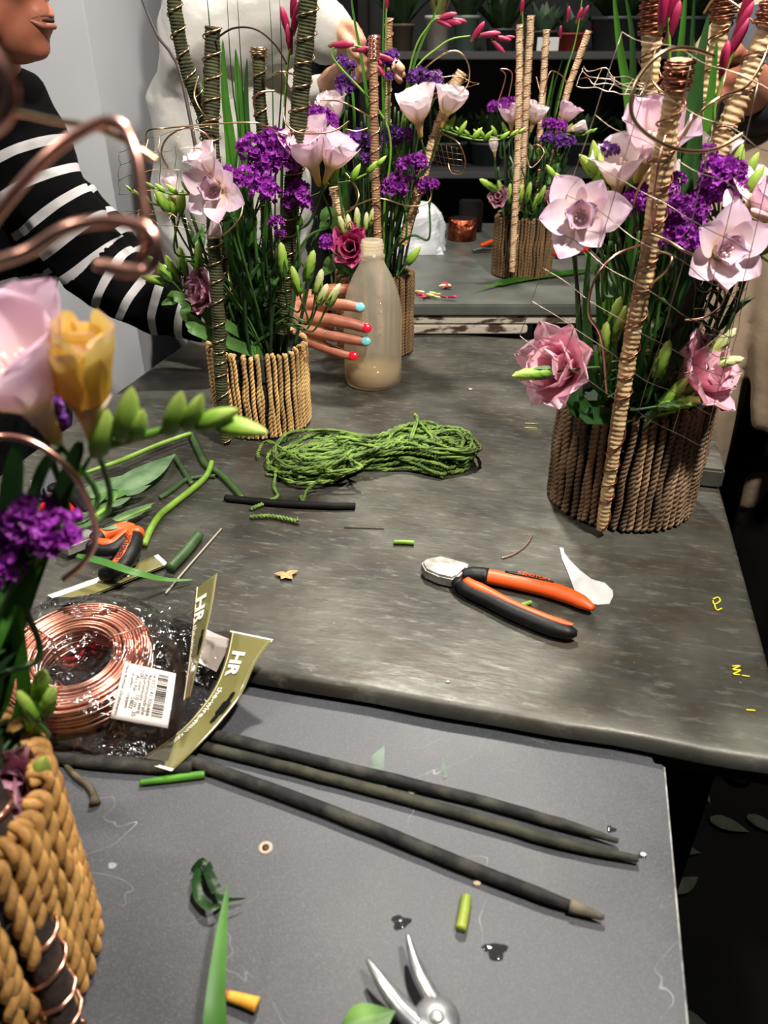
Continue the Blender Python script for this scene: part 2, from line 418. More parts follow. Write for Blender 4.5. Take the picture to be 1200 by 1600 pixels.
bevel_box('edge_trim', (.0012, BD-.02, .010), Mrot(V((bc.x, bc.y, ZB-.0062))+ux*(BW/2+.0004)), M_pale, t2, 0)
bevel_box('base_panel', (BW-.10, BD-.06, .03), Mrot(V((bc.x, bc.y, ZB-.0275))-ux*.03), M_dark, t2, .003)
for sx in (-1, 1):
    for sy in (-1, 1):
        p = bc+ux*(sx*(BW/2-.12)-.03)+uy*sy*(BD/2-.08)
        bevel_box('leg', (.045, .045, .838), Mrot(V((p.x, p.y, .419))), M_dark, t2, .003)
# screw heads sunk in the slate top
M_steel = mat('dull_steel', (170, 172, 175), .35, .9)
M_rim = mat('pale_chip_rim', (176, 160, 140), .8)
for (x, y, r) in ((415, 1325, .0052), (645, 1234, .004)):
    p = at(x, y, ZB)
    s_ = MB().lathe([(r, -.001), (r, .0007), (r*.62, .0010), (r*.55, .0004), (.0001, .0004)], 16, p).build('screw_head', M_rim, t2)
    if r > .005: sub('screw_core', MB().lathe([(r*.5, .0003), (r*.45, .0012), (.0001, .0013)], 12, p).mesh('screw_core', mat('rust_screw', (70, 52, 40), .5, .5)), s_)
# green paint smudges on the slate
M_smudge = mat('pale_green_paint', (112, 132, 118), .7, 0, (84, 92, 88), 40)
for poly in ([(582, 1180), (601, 1165), (600, 1210), (575, 1200)], [(540, 1213), (604, 1222), (604, 1237), (545, 1222)], [(688, 1180), (694, 1185), (699, 1215), (692, 1218)]):
    MB().prism([at(x, y, ZB+.0001) for x, y in poly], (0, 0, .0003)).build('paint_smudge', M_smudge, t2, False)

t3 = thing('back_table', 'raised grey-topped table with worn white painted rail, behind the zinc worktable', 'table', (.20, 1.84, 0))
bevel_box('table_top', (.60, .80, .022), Matrix.Translation((.20, 1.84, ZF-.011)), mat('grey_green_top', (78, 82, 77), .42, .2, (102, 106, 100), 9, bump=.1), t3, .003)
bevel_box('front_rail', (.60, .02, .014), Matrix.Translation((.20, 1.455, ZF-.0315)), M_worn, t3, .002)
bevel_box('drawer_rail', (.37, .02, .017), Matrix.Translation((.09, 1.452, ZF-.0490)), M_worn, t3, .002)
bevel_box('back_rail', (.56, .02, .06), Matrix.Translation((.20, 2.22, ZF-.052)), M_dark, t3, .002)
for x in (-.06, .46):
    for y in (1.60, 2.18): bevel_box('leg', (.05, .05, .937), Matrix.Translation((x, y, .4685)), M_dark, t3, .003)
# raised zinc block beside the brown basket
bevel_box('x', (.10, .11, .026), Mrot(at(1100, 730, .913)+V((-.024, .03, 0))), M_zinc, None, .003).name = 'metal_block'
tag(bpy.data.objects['metal_block'], 'low grey metal block behind the basket on the zinc table corner', 'block')
bpy.data.objects['metal_block'].location.z = ZT+.0132

# ------------------------------------------------------------------ shelving with pots
YS = 2.25
zs1 = aty(800, 80, YS).z; zs2 = aty(800, 268, YS).z
M_shelf = mat('grey_shelf_metal', (86, 88, 90), .4, .6)
sh = thing('shelving_unit', 'dark metal plant shelving against the back wall', 'shelf', (.55, YS+.2, 0))
xl = aty(560, 80, YS).x
for z in (zs1, zs2, .35, zs1+.5): bevel_box('shelf_board', (1.75, .40, .018), Matrix.Translation((xl+.875, YS+.2, z-.009)), M_shelf, sh, .002)
for x in (xl+.012, xl+1.74):
    for y in (YS+.012, YS+.388): bevel_box('upright', (.024, .024, 2.1), Matrix.Translation((x, y, 1.05)), M_dark, sh, .002)
bevel_box('back_panel', (1.75, .01, 2.0), Matrix.Translation((xl+.875, YS+.405, 1.05)), mat('dark_blue_panel', (20, 24, 34), .6, 0, (14, 15, 18), 3), sh, .002)

def leafpatch(b, p, d, L, W, n, droop=.3, fold=.15, nv=5, nu=2, wf=None, mi=0):
    d = V(d).normalized(); n = V(n); s = d.cross(n)
    s = s.normalized() if s.length > 1e-4 else V((1, 0, 0)); nn = s.cross(d).normalized()
    def fn(u, v):
        ww = W*(wf(v) if wf else max(math.sin(PI*(.06+.94*v)**.75), 0.02))
        x = (u-.5)*ww
        return V(p)+d*(L*v)+s*x+nn*(abs(x)*fold*2)-V((0, 0, 1))*(droop*L*v*v)
    b.patch(fn, nu, nv, mi)
def pot_plant(label, name, x, z, Yp, r, h, mpot, mleaf, nl, LL, LW, spread, kind='leaf'):
    base = V((x, Yp, z)); t = thing(name, label, 'potted plant', base, 'plants on the shelving')
    MB().lathe([(r*.8, 0), (r*.97, h*.9), (r*1.06, h*.9), (r*1.06, h), (r*.95, h), (r*.9, h*.85), (.001, h*.85)], 20, base).build('pot', mpot, t)
    rr = random.Random(hash(label) % 999 if False else int(abs(x*1000))+nl)
    for k in range(nl):
        b = MB(); a = 2*PI*k/nl*2.4+rr.uniform(0, .6); tl = rr.uniform(.1, 1)*spread
        d = V((math.cos(a)*tl, math.sin(a)*tl, 1)); L = LL*rr.uniform(.6, 1.1)
        q = base+V((math.cos(a)*r*.4, math.sin(a)*r*.4, h*.85))
        leafpatch(b, q, d, L, LW, V((math.cos(a), math.sin(a), -.3))*-1, droop=.25 if kind == 'leaf' else 0, fold=.2, nv=5)
        b.build('leaf', mleaf, t)
M_leafd = mat('shelf_leaf_dark', (44, 70, 34), .5, 0, (26, 42, 22), 30, rand=.3, transl=.2)
M_leafg = mat('shelf_leaf_grey', (86, 112, 88), .5, 0, (60, 84, 66), 30, rand=.2, transl=.15)
M_leafy = mat('shelf_leaf_straw', (150, 138, 84), .6, 0, (96, 92, 50), 30, rand=.2, transl=.2)
M_pwhite = mat('cream_pot', (196, 192, 180), .5, 0, (170, 166, 154), 20)
M_pgreen = mat('grey_green_pot', (104, 124, 116), .5)
M_pred = mat('terracotta_red_pot', (150, 50, 42), .6)
M_pdark = mat('charcoal_pot', (60, 64, 68), .5)
def sx(px, y=75): return aty(px, y, YS+.09).x
pot_plant('cream pot with straw-coloured upright stems on the top shelf', 'potted_plant', sx(684), zs1, YS+.09, .034, .078, M_pwhite, M_leafy, 14, .14, .016, .35)
pot_plant('grey-green pot with dark leaves beside the cream pot', 'potted_plant', sx(727), zs1, YS+.09, .034, .078, M_pgreen, M_leafd, 16, .15, .03, .8)
pot_plant('small brown pot with dark leaves at the upright of the shelving', 'potted_plant', sx(625), zs1, YS+.09, .036, .06, mat('brown_pot', (92, 78, 62), .6), M_leafd, 18, .16, .025, .9)
pot_plant('red pot with grey-green succulent rosette behind the white tag', 'potted_succulent', sx(893), zs1, YS+.09, .045, .04, M_pred, M_leafg, 22, .075, .032, 1.1, 's')
pot_plant('dark pot with grey-green succulent rosette nearest the white tag', 'potted_succulent', sx(850), zs1, YS+.10, .04, .045, M_pdark, M_leafg, 22, .075, .03, 1.1, 's')
pot_plant('wide charcoal pot with bushy dark leaves', 'potted_plant', sx(960), zs1, YS+.09, .07, .075, M_pdark, M_leafd, 34, .15, .032, 1.1)
pot_plant('second charcoal pot with bushy dark leaves, behind raffia posts', 'potted_plant', sx(1065), zs1, YS+.09, .06, .075, M_pdark, M_leafd, 30, .16, .032, 1.1)
pot_plant('black pot with dark leaves in the middle of the top shelf', 'potted_plant', sx(785), zs1, YS+.12, .045, .05, M_pdark, M_leafd, 24, .14, .03, 1.0)
for i, px_ in enumerate((700, 760, 905, 985, 1075)):
    pot_plant(['shadowed fern-like plant on the lower shelf, behind the leaning tan post', 'shadowed leafy plant on the lower shelf beside the pale posts', 'shadowed dark plant on the lower shelf beside the pale-post basket', 'shadowed dark plant on the lower shelf behind the wire netting', 'shadowed dark plant on the lower shelf behind the raffia posts'][i], 'potted_plant', aty(px_, 262, YS+.15).x, zs2, YS+.15, .05, .06, M_pdark, M_leafd, 22, .13, .03, 1.0)
tp = aty(857, 58, YS+.03)
g = bevel_box('price_tag', (.055, .004, .03), Matrix.Translation((tp.x, YS+.03, zs1+.0152)), mat('white_tag', (205, 205, 205), .5), None, .001)
tag(g, 'blank white tag standing on the top shelf before the succulents', 'tag')

# ------------------------------------------------------------------ bottle
def bottle():
    c = V((-.018, 1.20, ZT+.0005)); t = thing('plastic_bottle', 'translucent plastic bottle without cap, held by the hand with painted nails', 'bottle', c)
    R = .046
    outer = [(R*.80, 0), (R*.95, .002), (R, .008), (R*1.01, .02), (R*1.01, .105), (R*.985, .122), (R*.92, .140), (R*.80, .158), (R*.64, .174), (R*.46, .188), (R*.385, .196), (R*.375, .199),
             (R*.42, .200), (R*.42, .204), (R*.37, .205), (R*.37, .222), (R*.34, .226)]
    inner = [(max(r-.0016, .001), z+(.002 if z < .01 else 0)) for r, z in reversed(outer)]
    m = bpy.data.materials.new('milky_plastic'); m.use_nodes = True; N = m.node_tree.nodes; L = m.node_tree.links; b = N['Principled BSDF']
    b.inputs['Base Color'].default_value = lin((232, 226, 210)); b.inputs['Roughness'].default_value = .25
    tr = N.new('ShaderNodeBsdfTranslucent'); tr.inputs[0].default_value = lin((238, 230, 208))
    tp = N.new('ShaderNodeBsdfTransparent'); tp.inputs[0].default_value = lin((252, 248, 238))
    a = N.new('ShaderNodeMixShader'); a.inputs[0].default_value = .55; L.new(b.outputs[0], a.inputs[1]); L.new(tr.outputs[0], a.inputs[2])
    a2 = N.new('ShaderNodeMixShader'); a2.inputs[0].default_value = .60; L.new(a.outputs[0], a2.inputs[1]); L.new(tp.outputs[0], a2.inputs[2])
    L.new(a2.outputs[0], N['Material Output'].inputs[0])
    MB().lathe(outer+[(R*.30, .226), (R*.30, .205)], 40, c).build('bottle_body', m, t)
    ml = bpy.data.materials.new('amber_liquid'); ml.use_nodes = True; N = ml.node_tree.nodes; L = ml.node_tree.links; b = N['Principled BSDF']
    b.inputs['Base Color'].default_value = lin((206, 182, 132)); b.inputs['Roughness'].default_value = .1
    tp = N.new('ShaderNodeBsdfTransparent'); tp.inputs[0].default_value = lin((222, 200, 150)); a = N.new('ShaderNodeMixShader'); a.inputs[0].default_value = .6
    L.new(b.outputs[0], a.inputs[1]); L.new(tp.outputs[0], a.inputs[2]); L.new(a.outputs[0], N['Material Output'].inputs[0])
    r = R-.0022; MB().lathe([(r*.8, .0035), (r, .010), (r, .034), (.001, .034)], 36, c).build('liquid', ml, t)
    for z in (.212, .217): MB().tube([c+V((math.cos(2*PI*k/28)*R*.375, math.sin(2*PI*k/28)*R*.375, z+.003*k/28)) for k in range(29)], .0009, 5).build('screw_thread', m, t)
bottle()

# ------------------------------------------------------------------ green rope hank
M_rope = mat('moss_green_rope', (116, 146, 60), .75, 0, (62, 88, 34), 60, bump=.8, bscale=420, dist=.002, rand=.25)
def ply(path, r, pitch, seg=5, plies=2, mb=None, off=.52, rad=.62):
    """a twisted cord: strands wound round the path"""
    mb = mb or MB(); n = len(path); acc = 0; N_ = V((0, 0, 1)); fr = []
    for i in range(n):
        t = (path[min(i+1, n-1)]-path[max(i-1, 0)]).normalized()
        N_ = N_ - t*N_.dot(t); N_ = N_.normalized() if N_.length > 1e-5 else t.orthogonal().normalized()
        if i: acc += (path[i]-path[i-1]).length
        fr.append((N_.copy(), t.cross(N_), acc))
    for k in range(plies):
        pts = []
        for p, (a, b, s) in zip(path, fr):
            th = 2*PI*(s/pitch+k/plies); pts.append(p+(a*math.cos(th)+b*math.sin(th))*r*off)
        mb.tube(pts, r*rad, seg)
    return mb
def rope():
    base = at(585, 735, ZT); t = thing('rope_hank', 'loose hank of moss-green twisted rope on the zinc table', 'rope', V((base.x, base.y, ZT)))
    A = at(420, 735, ZT); B = at(742, 712, ZT); W = at(600, 722, ZT)
    dx = (B-A).normalized(); dy = V((-dx.y, dx.x, 0)); L = (B-A).length
    rr = random.Random(5)
    for i in range(40):
        # a closed loop: long lobes left and right, pinched at the waist
        zc = .003+rr.random()**1.3*.032
        wl = rr.uniform(.010, .056); wr = rr.uniform(.010, .056); l0 = rr.uniform(0, .05); l1 = L-rr.uniform(0, .05)
        off = rr.uniform(-.018, .018); ol = rr.uniform(-.016, .010); orr = rr.uniform(-.012, .020); j_ = lambda a: rr.uniform(-a, a)
        def P(s, o, dz=0): return A+dx*(s+j_(.006))+dy*(o+j_(.0035))+V((0, 0, max(zc+dz+j_(.004), .0032)))
        pts = [P(l0, ol, -.010), P(l0+.02, wl*.7+ol, -.002), P(l0+.05, wl*.9+ol), P(L*.36, wl*.5+ol*.5, .004), P(L*.52, off+.008, .004), P(L*.64, wr*.5+orr, .004), P(L*.78, wr*.9+orr), P(l1-.02, wr*.8+orr, -.004), P(l1, orr, -.010),
               P(l1-.015, -wr*.8+orr, -.006), P(L*.76, -wr*.8+orr), P(L*.66, -wr*.4+orr), P(L*.53, off-.010), P(L*.38, -wl*.6+ol*.5), P(l0+.06, -wl*.95+ol, -.002), P(l0+.02, -wl*.8+ol, -.006)]
        path = cr(pts, 7, True)
        ply(path+[path[0]], .0028, .0080, 5).build('rope_loop', M_rope, t)
    for i in range(9):          # small stray loops over the right end
        c = A+dx*(L*rr.uniform(.68, .92))+dy*rr.uniform(-.02, .02)+V((0, 0, rr.uniform(.018, .034))); a0 = rr.uniform(0, 6); R1, R2 = rr.uniform(.018, .034), rr.uniform(.010, .022)
        q = [c+(dx*math.cos(a0)+dy*math.sin(a0))*(R1*math.cos(a))+(dy*math.cos(a0)-dx*math.sin(a0))*(R2*math.sin(a))+V((0, 0, .006*math.sin(2*a+i))) for a in [k*2*PI/26 for k in range(27)]]
        ply(q, .0026, .0075, 5).build('rope_loop', M_rope, t)
    # wrap turns at the waist and at the right tie, plus loose ends
    for s, rad in ((.50, .024), (.53, .023), (.80, .026)):
        c = A+dx*(L*s)+V((0, 0, .018)); ply([c+dy*(math.cos(a)*rad)+V((0, 0, math.sin(a)*.017))+dx*(.012*a/6-.01) for a in [k*2*PI/22 for k in range(23)]], .0026, .0075).build('rope_wrap', M_rope, t)
    for e in ([(432, 735, .01), (428, 760, .004), (434, 775, .004), (420, 783, .004), (392, 795, .004)], [(470, 720, .03), (420, 690, .026), (404, 705, .012), (404, 715, .006)],
              [(640, 690, .035), (652, 655, .045), (648, 650, .044), (668, 675, .035), (690, 690, .03)], [(500, 750, .02), (480, 766, .008), (474, 782, .004), (470, 775, .004)]):
        ply(cr([at(x, y, ZT+z) for x, y, z in e], 8), .0026, .0075).build('rope_end', M_rope, t)
    b = ply(cr([at(391, 808, ZT+.004), at(420, 806, ZT+.004), at(445, 810, ZT+.004), at(466, 815, ZT+.004)], 8), .0028, .009)
    for k in range(9):
        p = at(464, 815, ZT+.003); b.tube(cr([p, p+V((RN.uniform(0, .006), RN.uniform(-.006, .006), RN.uniform(-.001, .003)))], 2), .0005, 4)
    tag(b.build('rope_offcut', M_rope), 'short frayed offcut of green rope beside the hank', 'rope')
rope()

# ------------------------------------------------------------------ pliers
M_jaw = mat('polished_jaw_steel', (200, 198, 194), .38, .6, (140, 138, 132), 60)
M_oran = mat('orange_grip', (226, 86, 26), .45)
M_blk = mat('black_rubber', (10, 10, 11), .5, 0, (20, 20, 21), 90, bump=.1, spec=.3)
M_lett = mat('dark_lettering', (34, 18, 12), .6)
def path3(pts, z, n=8): return cr([at(x, y, z) for x, y in pts], n)
def cutters(label, head, h1, h2, z0, txt_on=None, group=None):
    c = at(*h1[0][:2], z0); t = thing('diagonal_cutters', label, 'pliers', V((c.x, c.y, z0)))
    poly = [at(x, y, z0+.003) for x, y in head]
    bm = bmesh.new(); bot = [bm.verts.new(p) for p in poly]; f = bm.faces.new(bot)
    f.normal_update()
    if f.normal.z < 0: f.normal_flip()
    ex = bmesh.ops.extrude_face_region(bm, geom=[f]); tv = [e for e in ex['geom'] if isinstance(e, bmesh.types.BMVert)]
    bmesh.ops.translate(bm, verts=tv, vec=(0, 0, .011)); bmesh.ops.recalc_face_normals(bm, faces=bm.faces)
    bmesh.ops.bevel(bm, geom=[e for e in bm.edges if e.verts[0].co.z > z0+.01 and e.verts[1].co.z > z0+.01], offset=.002, segments=2, affect='EDGES')
    me = bpy.data.meshes.new('jaw_head'); bm.to_mesh(me); bm.free(); me.materials.append(M_jaw); j = link('jaw_head', me, t)
    hc = sum(poly, V())/len(poly)
    MB().lathe([(.0062, 0), (.0062, .0022), (.0045, .003), (.001, .003)], 18, at(*head[3], z0+.013)*.55+hc*.45).build('pivot_rivet', mat('rivet_copper', (150, 104, 84), .4, .8), t)
    for pts, zz, inv in ((h1, z0+.0085, 1), (h2, z0+.0085, -1)):
        P = path3(pts, zz); n = len(P)
        hd = MB().tube(P, [.0055, .0085, .0088, .0088, .0092, .0094, .0090, .0078, .003], 14, flat=.85, flatn=(0, 0, 1)).build('handle', M_oran if inv > 0 else M_blk, t)
        side = [(P[min(i+1, n-1)]-P[max(i-1, 0)]).cross(V((0, 0, 1))).normalized() for i in range(n)]
        a, bq = int(n*.22), int(n*.97)
        if inv > 0:    # black throat on the upper handle
            MB().tube(P[:int(n*.28)], [.006, .0092, .0094], 12, flat=.88, flatn=(0, 0, 1)).build('handle_throat', M_blk, t)
            q = [P[i]+V((0, 0, .0076))+side[i]*-.0034 for i in range(int(n*.36), int(n*.68))]
            MB().tube(q, [.0012, .0026, .0028, .0028, .0026, .0012], 10, flat=.55, flatn=(0, 0, 1)).build('name_panel', M_blk, t)
        else:          # orange upper inlay on the lower handle
            q = [P[i]+V((0, 0, .0064))+side[i]*-.0040 for i in range(int(n*.12), int(n*.93))]
            MB().tube(q, [.0050, .0062, .0046, .0040, .0042, .0040, .0016], 10, flat=.55, flatn=(0, 0, 1)).build('grip_inlay', M_oran, t)
            MB().tube(P[:int(n*.12)], [.006, .0086], 12, flat=.9, flatn=(0, 0, 1)).build('handle_throat', M_blk, t)
        if inv > 0 and txt_on:
            i0 = int(n*.52); d = (P[i0+3]-P[i0-3]).normalized()
            link('lettering', text_mesh('KENSTON', txt_on, .0072, .0002, bold=.0001), hd).matrix_basis = frame(P[i0]+V((0, 0, .0094))+side[i0]*-.0034, d, V((-d.y, d.x, 0)))
    return t
cutters('orange and black diagonal cutters lying open on the bare zinc beside the white scrap', [(658, 892), (666, 885), (688, 881), (708, 886), (731, 893), (729, 900), (716, 912), (706, 917), (684, 912), (664, 903)],
        [(722, 898), (752, 899), (800, 908), (850, 919), (895, 934), (927, 951)], [(712, 908), (732, 922), (760, 935), (800, 955), (850, 976), (882, 986), (902, 990)], ZT,
        mat('orange_letter', (196, 84, 40), .6))
cutters('second pair of orange and black cutters, half buried in cut stems and leaves', [(95, 862), (100, 850), (118, 842), (140, 838), (150, 842), (146, 852), (128, 860), (108, 868)],
        [(142, 846), (158, 838), (176, 830), (196, 826), (212, 829)], [(140, 852), (160, 858), (180, 856), (198, 842), (206, 836), (214, 826)], ZT+.006)
# black handle of that second pair bends toward the long header card
t = thing('wire_cutter', 'black-gripped cutter with orange trim standing against the long header card', 'pliers', at(185, 880, ZT))
P = cr([at(212, 828, ZT+.02), at(208, 850, ZT+.022), at(196, 874, ZT+.02), at(178, 892, ZT+.014), at(158, 898, ZT+.010)], 8)
MB().tube(P, [.006, .0095, .011, .0105, .0095, .007], 14, flat=.8, flatn=(0, 0, 1)).build('handle', M_blk, t)
MB().tube([p+V((-.003, -.001, .0065)) for p in P[4:26]], [.002, .004, .0046, .004, .0015], 10, flat=.7, flatn=(0, 0, 1)).build('grip_inlay', M_oran, t)
MB().tube(P[:5], [.007, .0098, .0102], 12, flat=.8, flatn=(0, 0, 1)).build('handle_end', M_oran, t)
q = (P[17]-P[9]).normalized()
link('lettering', text_mesh('KENSTON', M_lett, .008, .0002, bold=.0001), t).matrix_basis = Matrix.Translation(-t.location) @ frame(P[13]+V((-.003, -.001, .0102)), -q, V((q.y, -q.x, 0)))
MB().prism([at(x, y, ZT+.004) for x, y in ((212, 842), (226, 846), (216, 856), (206, 852))], (0, 0, .004)).build('jaw_head', M_jaw, t, False)

# secateurs
t = thing('secateurs', 'grey and red secateurs with black grip under the leaves', 'secateurs', at(88, 778, ZT))
MB().prism([at(x, y, ZT+.004) for x, y in ((50, 764), (72, 756), (78, 768), (66, 782), (50, 778))], (0, 0, .012)).build('blade', M_jaw, t, False)
MB().prism([at(x, y, ZT+.006) for x, y in ((72, 776), (74, 758), (86, 752), (102, 750), (103, 766), (98, 788), (78, 790))], (0, 0, .016)).build('head_plate', mat('cast_grey', (120, 124, 128), .35, .7), t, False)
MB().lathe([(.009, 0), (.009, .004), (.006, .006), (.001, .006)], 18, at(87, 764, ZT+.022)).build('pivot_bolt', M_blk, t)
MB().tube(path3([(66, 792), (84, 793), (101, 797), (116, 812)], ZT+.012), [.006, .011, .011, .007], 12, flat=.8, flatn=(0, 0, 1)).build('handle', mat('red_enamel', (206, 28, 30), .3, 0, coat=.5), t)
MB().tube(path3([(98, 770), (112, 772), (126, 782), (140, 800)], ZT+.012), [.008, .011, .011, .008], 12, flat=.8, flatn=(0, 0, 1)).build('handle', M_blk, t)

# needle nose pliers at the front
t = thing('needle_nose_pliers', 'silver needle-nose pliers lying open on the slate surface', 'pliers', at(682, 1610, ZB))
def bar(pts, wpx, th):
    P = cr([at(x, y, z) for x, y, z in pts], 7); return P
M_nn = mat('satin_steel', (200, 203, 206), .32, .85, (170, 172, 176), 120)
z = ZB
MB().tube(bar([(574, 1499, z+.014), (588, 1520, z+.014), (606, 1547, z+.013), (630, 1578, z+.012), (655, 1602, z+.011)], 0, 0), [.0013, .0030, .0046, .0056, .0062, .0072], 8, flat=.8, flatn=(0, 0, 1)).build('jaw', M_nn, t)
MB().tube(bar([(637, 1460, z+.015), (643, 1485, z+.015), (655, 1520, z+.014), (672, 1552, z+.013), (690, 1580, z+.012), (698, 1600, z+.011)], 0, 0), [.0013, .0028, .0044, .0050, .0050, .0058], 8, flat=.8, flatn=(0, 0, 1)).build('jaw', M_nn, t)
p = at(681, 1612, z); MB().lathe([(.0125, .004), (.0135, .006), (.0135, .014), (.0115, .0165), (.001, .017)], 26, p).build('joint', M_nn, t)
MB().lathe([(.0045, .0165), (.004, .0182), (.001, .0185)], 16, p).build('rivet', M_jaw, t)
MB().prism([at(x, y, z+.0145) for x, y in ((666, 1563), (676, 1557), (684, 1565), (682, 1578), (674, 1587))], (0, 0, .0015)).build('cutting_edge', mat('brass_edge', (150, 138, 110), .4, .7), t, False)
for pts in ([(672, 1622, z+.010), (650, 1700, z+.010), (660, 1820, z+.010)], [(692, 1622, z+.010), (730, 1690, z+.010), (740, 1820, z+.010)]):
    MB().tube(bar(pts, 0, 0), [.006, .0085, .0085, .0085, .006], 12, flat=.8, flatn=(0, 0, 1)).build('handle', M_blk, t)

# ------------------------------------------------------------------ dark sticks
M_stk = mat('dark_willow_bark', (34, 34, 34), .75, 0, (70, 69, 62), 40, 8, bump=.8, bscale=120, spec=.25, cr=(.42, .7), stretch=(1, 1, 1))
M_stk2 = mat('greenish_willow_bark', (66, 66, 54), .75, 0, (38, 38, 33), 40, 8, bump=.8, bscale=120, spec=.25)
M_tip = mat('pale_cut_wood', (112, 104, 88), .8, 0, (66, 60, 52), 60)
def stick(label, pts, z, r, m, tip=None):
    P = cr([at(x, y, z) for x, y in pts], 14); t = thing('willow_stick', label, 'stick', P[0]-V((0, 0, r[0])))
    n = len(P); s = random.Random(int(pts[0][0]))
    MB().tube([p+V((0, mnoise.noise((i*.2, 1, pts[0][0]))*.0006, 0)) for i, p in enumerate(P)], r, 10, rf=lambda t, a: 1+.05*mnoise.noise((t*40, math.cos(a), math.sin(a)))).build('bark', m, t)
    if tip: MB().tube(P[int(n*.86):], [r[-2]*1.06, r[-1]*1.15], 10).build('cut_tip', M_tip, t)
    return t
stick('dark stick with tapering split tip, uppermost of the three on slate', [(292, 1138), (400, 1165), (560, 1205), (740, 1249), (880, 1288), (966, 1314)], ZB+.0052, [.0050, .0050, .0048, .0046, .0042, .0018], M_stk)
stick('greenish stick with blunt tip lying between two darker ones', [(285, 1158), (420, 1192), (560, 1228), (720, 1272), (880, 1318), (997, 1342)], ZB+.0048, [.0046, .0046, .0045, .0043, .0040, .0026], M_stk2)
stick('dark stick with pale cut point, lowest of the three on slate', [(270, 1180), (400, 1225), (560, 1285), (720, 1350), (850, 1400), (944, 1434)], ZB+.0054, [.0052, .0052, .0052, .0050, .0046, .0014], M_stk, 1)
stick('thick dark stick under the lower wire packet', [(60, 1178), (150, 1190), (230, 1196), (300, 1200)], ZB+.0055, [.0055, .006, .006, .0056], M_stk)
stick('short black stick beside the rope hank', [(352, 778), (420, 785), (500, 790), (555, 791)], ZT+.0045, [.0042, .0044, .0044, .0042], mat('black_stick', (12, 11, 12), .7, 0, (24, 22, 21), 30, spec=.2))

# ------------------------------------------------------------------ copper wire coil in clear bags
M_cop = mat('copper_wire', (236, 174, 150), .28, 1.0)
M_copd = mat('copper_wire_rose', (232, 176, 158), .28, 1.0)
cc = V((-.265, .507, 0)); tilt = Matrix.Rotation(math.radians(9), 4, 'X')
def coil():
    t = thing('copper_coil', 'coil of copper wire inside the clear bag with white label', 'wire coil', V((cc.x, cc.y, ZB+.004)))
    MT = Matrix.Translation((cc.x, cc.y, ZB+.016)) @ tilt
    rr = random.Random(3)
    rings = [(ri, zi) for zi in range(9) for ri in range(12)]
    for ri, zi in rings:
        R = .0335+ri*.0024+rr.uniform(-.0005, .0005); z = zi*.0036+rr.uniform(-.0007, .0007)
        if 0 < ri < 11 and 0 < zi < 7: continue
        ex = rr.uniform(-.001, .001); ey = rr.uniform(-.001, .001); ph = rr.uniform(0, 6)
        pts = [MT @ V((math.cos(a)*R+ex, math.sin(a)*R+ey, z+math.sin(a+ph)*.0008)) for a in [k*2*PI/56 for k in range(56)]]
        MB().tube(pts, .00125, 6, True).build('wire_turn', M_cop if ri % 3 else M_copd, t)
    for a in (.5, 2.6, 4.6):
        c, s = math.cos(a), math.sin(a)
        pts = [MT @ V((c*R, s*R, z)) for R, z in ((.030, -.003), (.030, .031), (.046, .034), (.062, .031), (.062, -.003), (.046, -.004))]
        MB().tube(cr(pts, 5, True), .0011, 5, True).build('binding', M_copd, t)
coil()
M_red = mat('red_plastic', (214, 30, 40), .35)
t = thing('red_tie', 'bright red plastic tie lying in the middle of the copper coil', 'tie', V((cc.x, cc.y, ZB+.004)))
z = ZB+.018
MB().tube(cr([at(x, y, z) for x, y in ((96, 1022), (104, 1008), (124, 1004), (134, 1012), (122, 1026), (104, 1030))], 6, True), .0022, 8, True).build('loop', M_red, t)
MB().tube(cr([at(x, y, z+.006) for x, y in ((124, 992), (132, 1002), (148, 1008), (136, 988), (150, 984))], 6), .0026, 8).build('clasp', M_red, t)
MB().tube(cr([at(x, y, z) for x, y in ((140, 1010), (146, 1020), (160, 1022), (152, 1030))], 6), .0018, 8).build('tail', M_red, t)
MB().tube(cr([at(x, y, z-.006) for x, y in ((100, 1026), (92, 1034), (110, 1040), (126, 1030), (140, 1022))], 6), .0018, 8).build('foot', M_red, t)

M_film = clear_film('clear_film', .07); M_film2 = clear_film('clear_film_dark', .03, (.62, .6, .58, 1))
M_olive = mat('olive_header', (128, 124, 78), .22, 0, (108, 104, 62), 8, coat=.6)
M_wht = mat('white_print', (236, 236, 228), .5)
M_cream = mat('cream_print', (222, 208, 160), .5)
M_lab = mat('white_paper_label', (222, 216, 210), .6)
M_ink = mat('black_ink', (14, 13, 14), .8, spec=.1)
def bil(c, u, v):   # c: rows of world points from v=0..1, each (left,right)
    x = v*(len(c)-1); i = min(int(x), len(c)-2); f = x-i
    l = [(r[0], r[1]) for r in c]
    def cm(k):
        a, b, d, e = l[max(i-1, 0)][k], l[i][k], l[i+1][k], l[min(i+2, len(l)-1)][k]
        return .5*((2*b)+(d-a)*f+(2*a-5*b+4*d-e)*f*f+(3*b-a-3*d+e)*f**3)
    return cm(0).lerp(cm(1), u)
def on_sheet(me, c, M2, lift=.0006):
    """lay flat lettering (x along v, y along u) on a curved sheet"""
    for v in me.vertices:
        p = M2 @ v.co; e = .01; u, vv = p.x, p.y
        a = bil(c, u, vv); n = (bil(c, u+e, vv)-a).cross(bil(c, u, min(vv+e, 1.0))-a) if vv+e <= 1 else V((0, 0, 1))
        n = n.normalized() if n.length > 0 else V((0, 0, 1))
        if n.z < 0: n = -n
        v.co = a+n*(lift+p.z)
    me.update(); return me
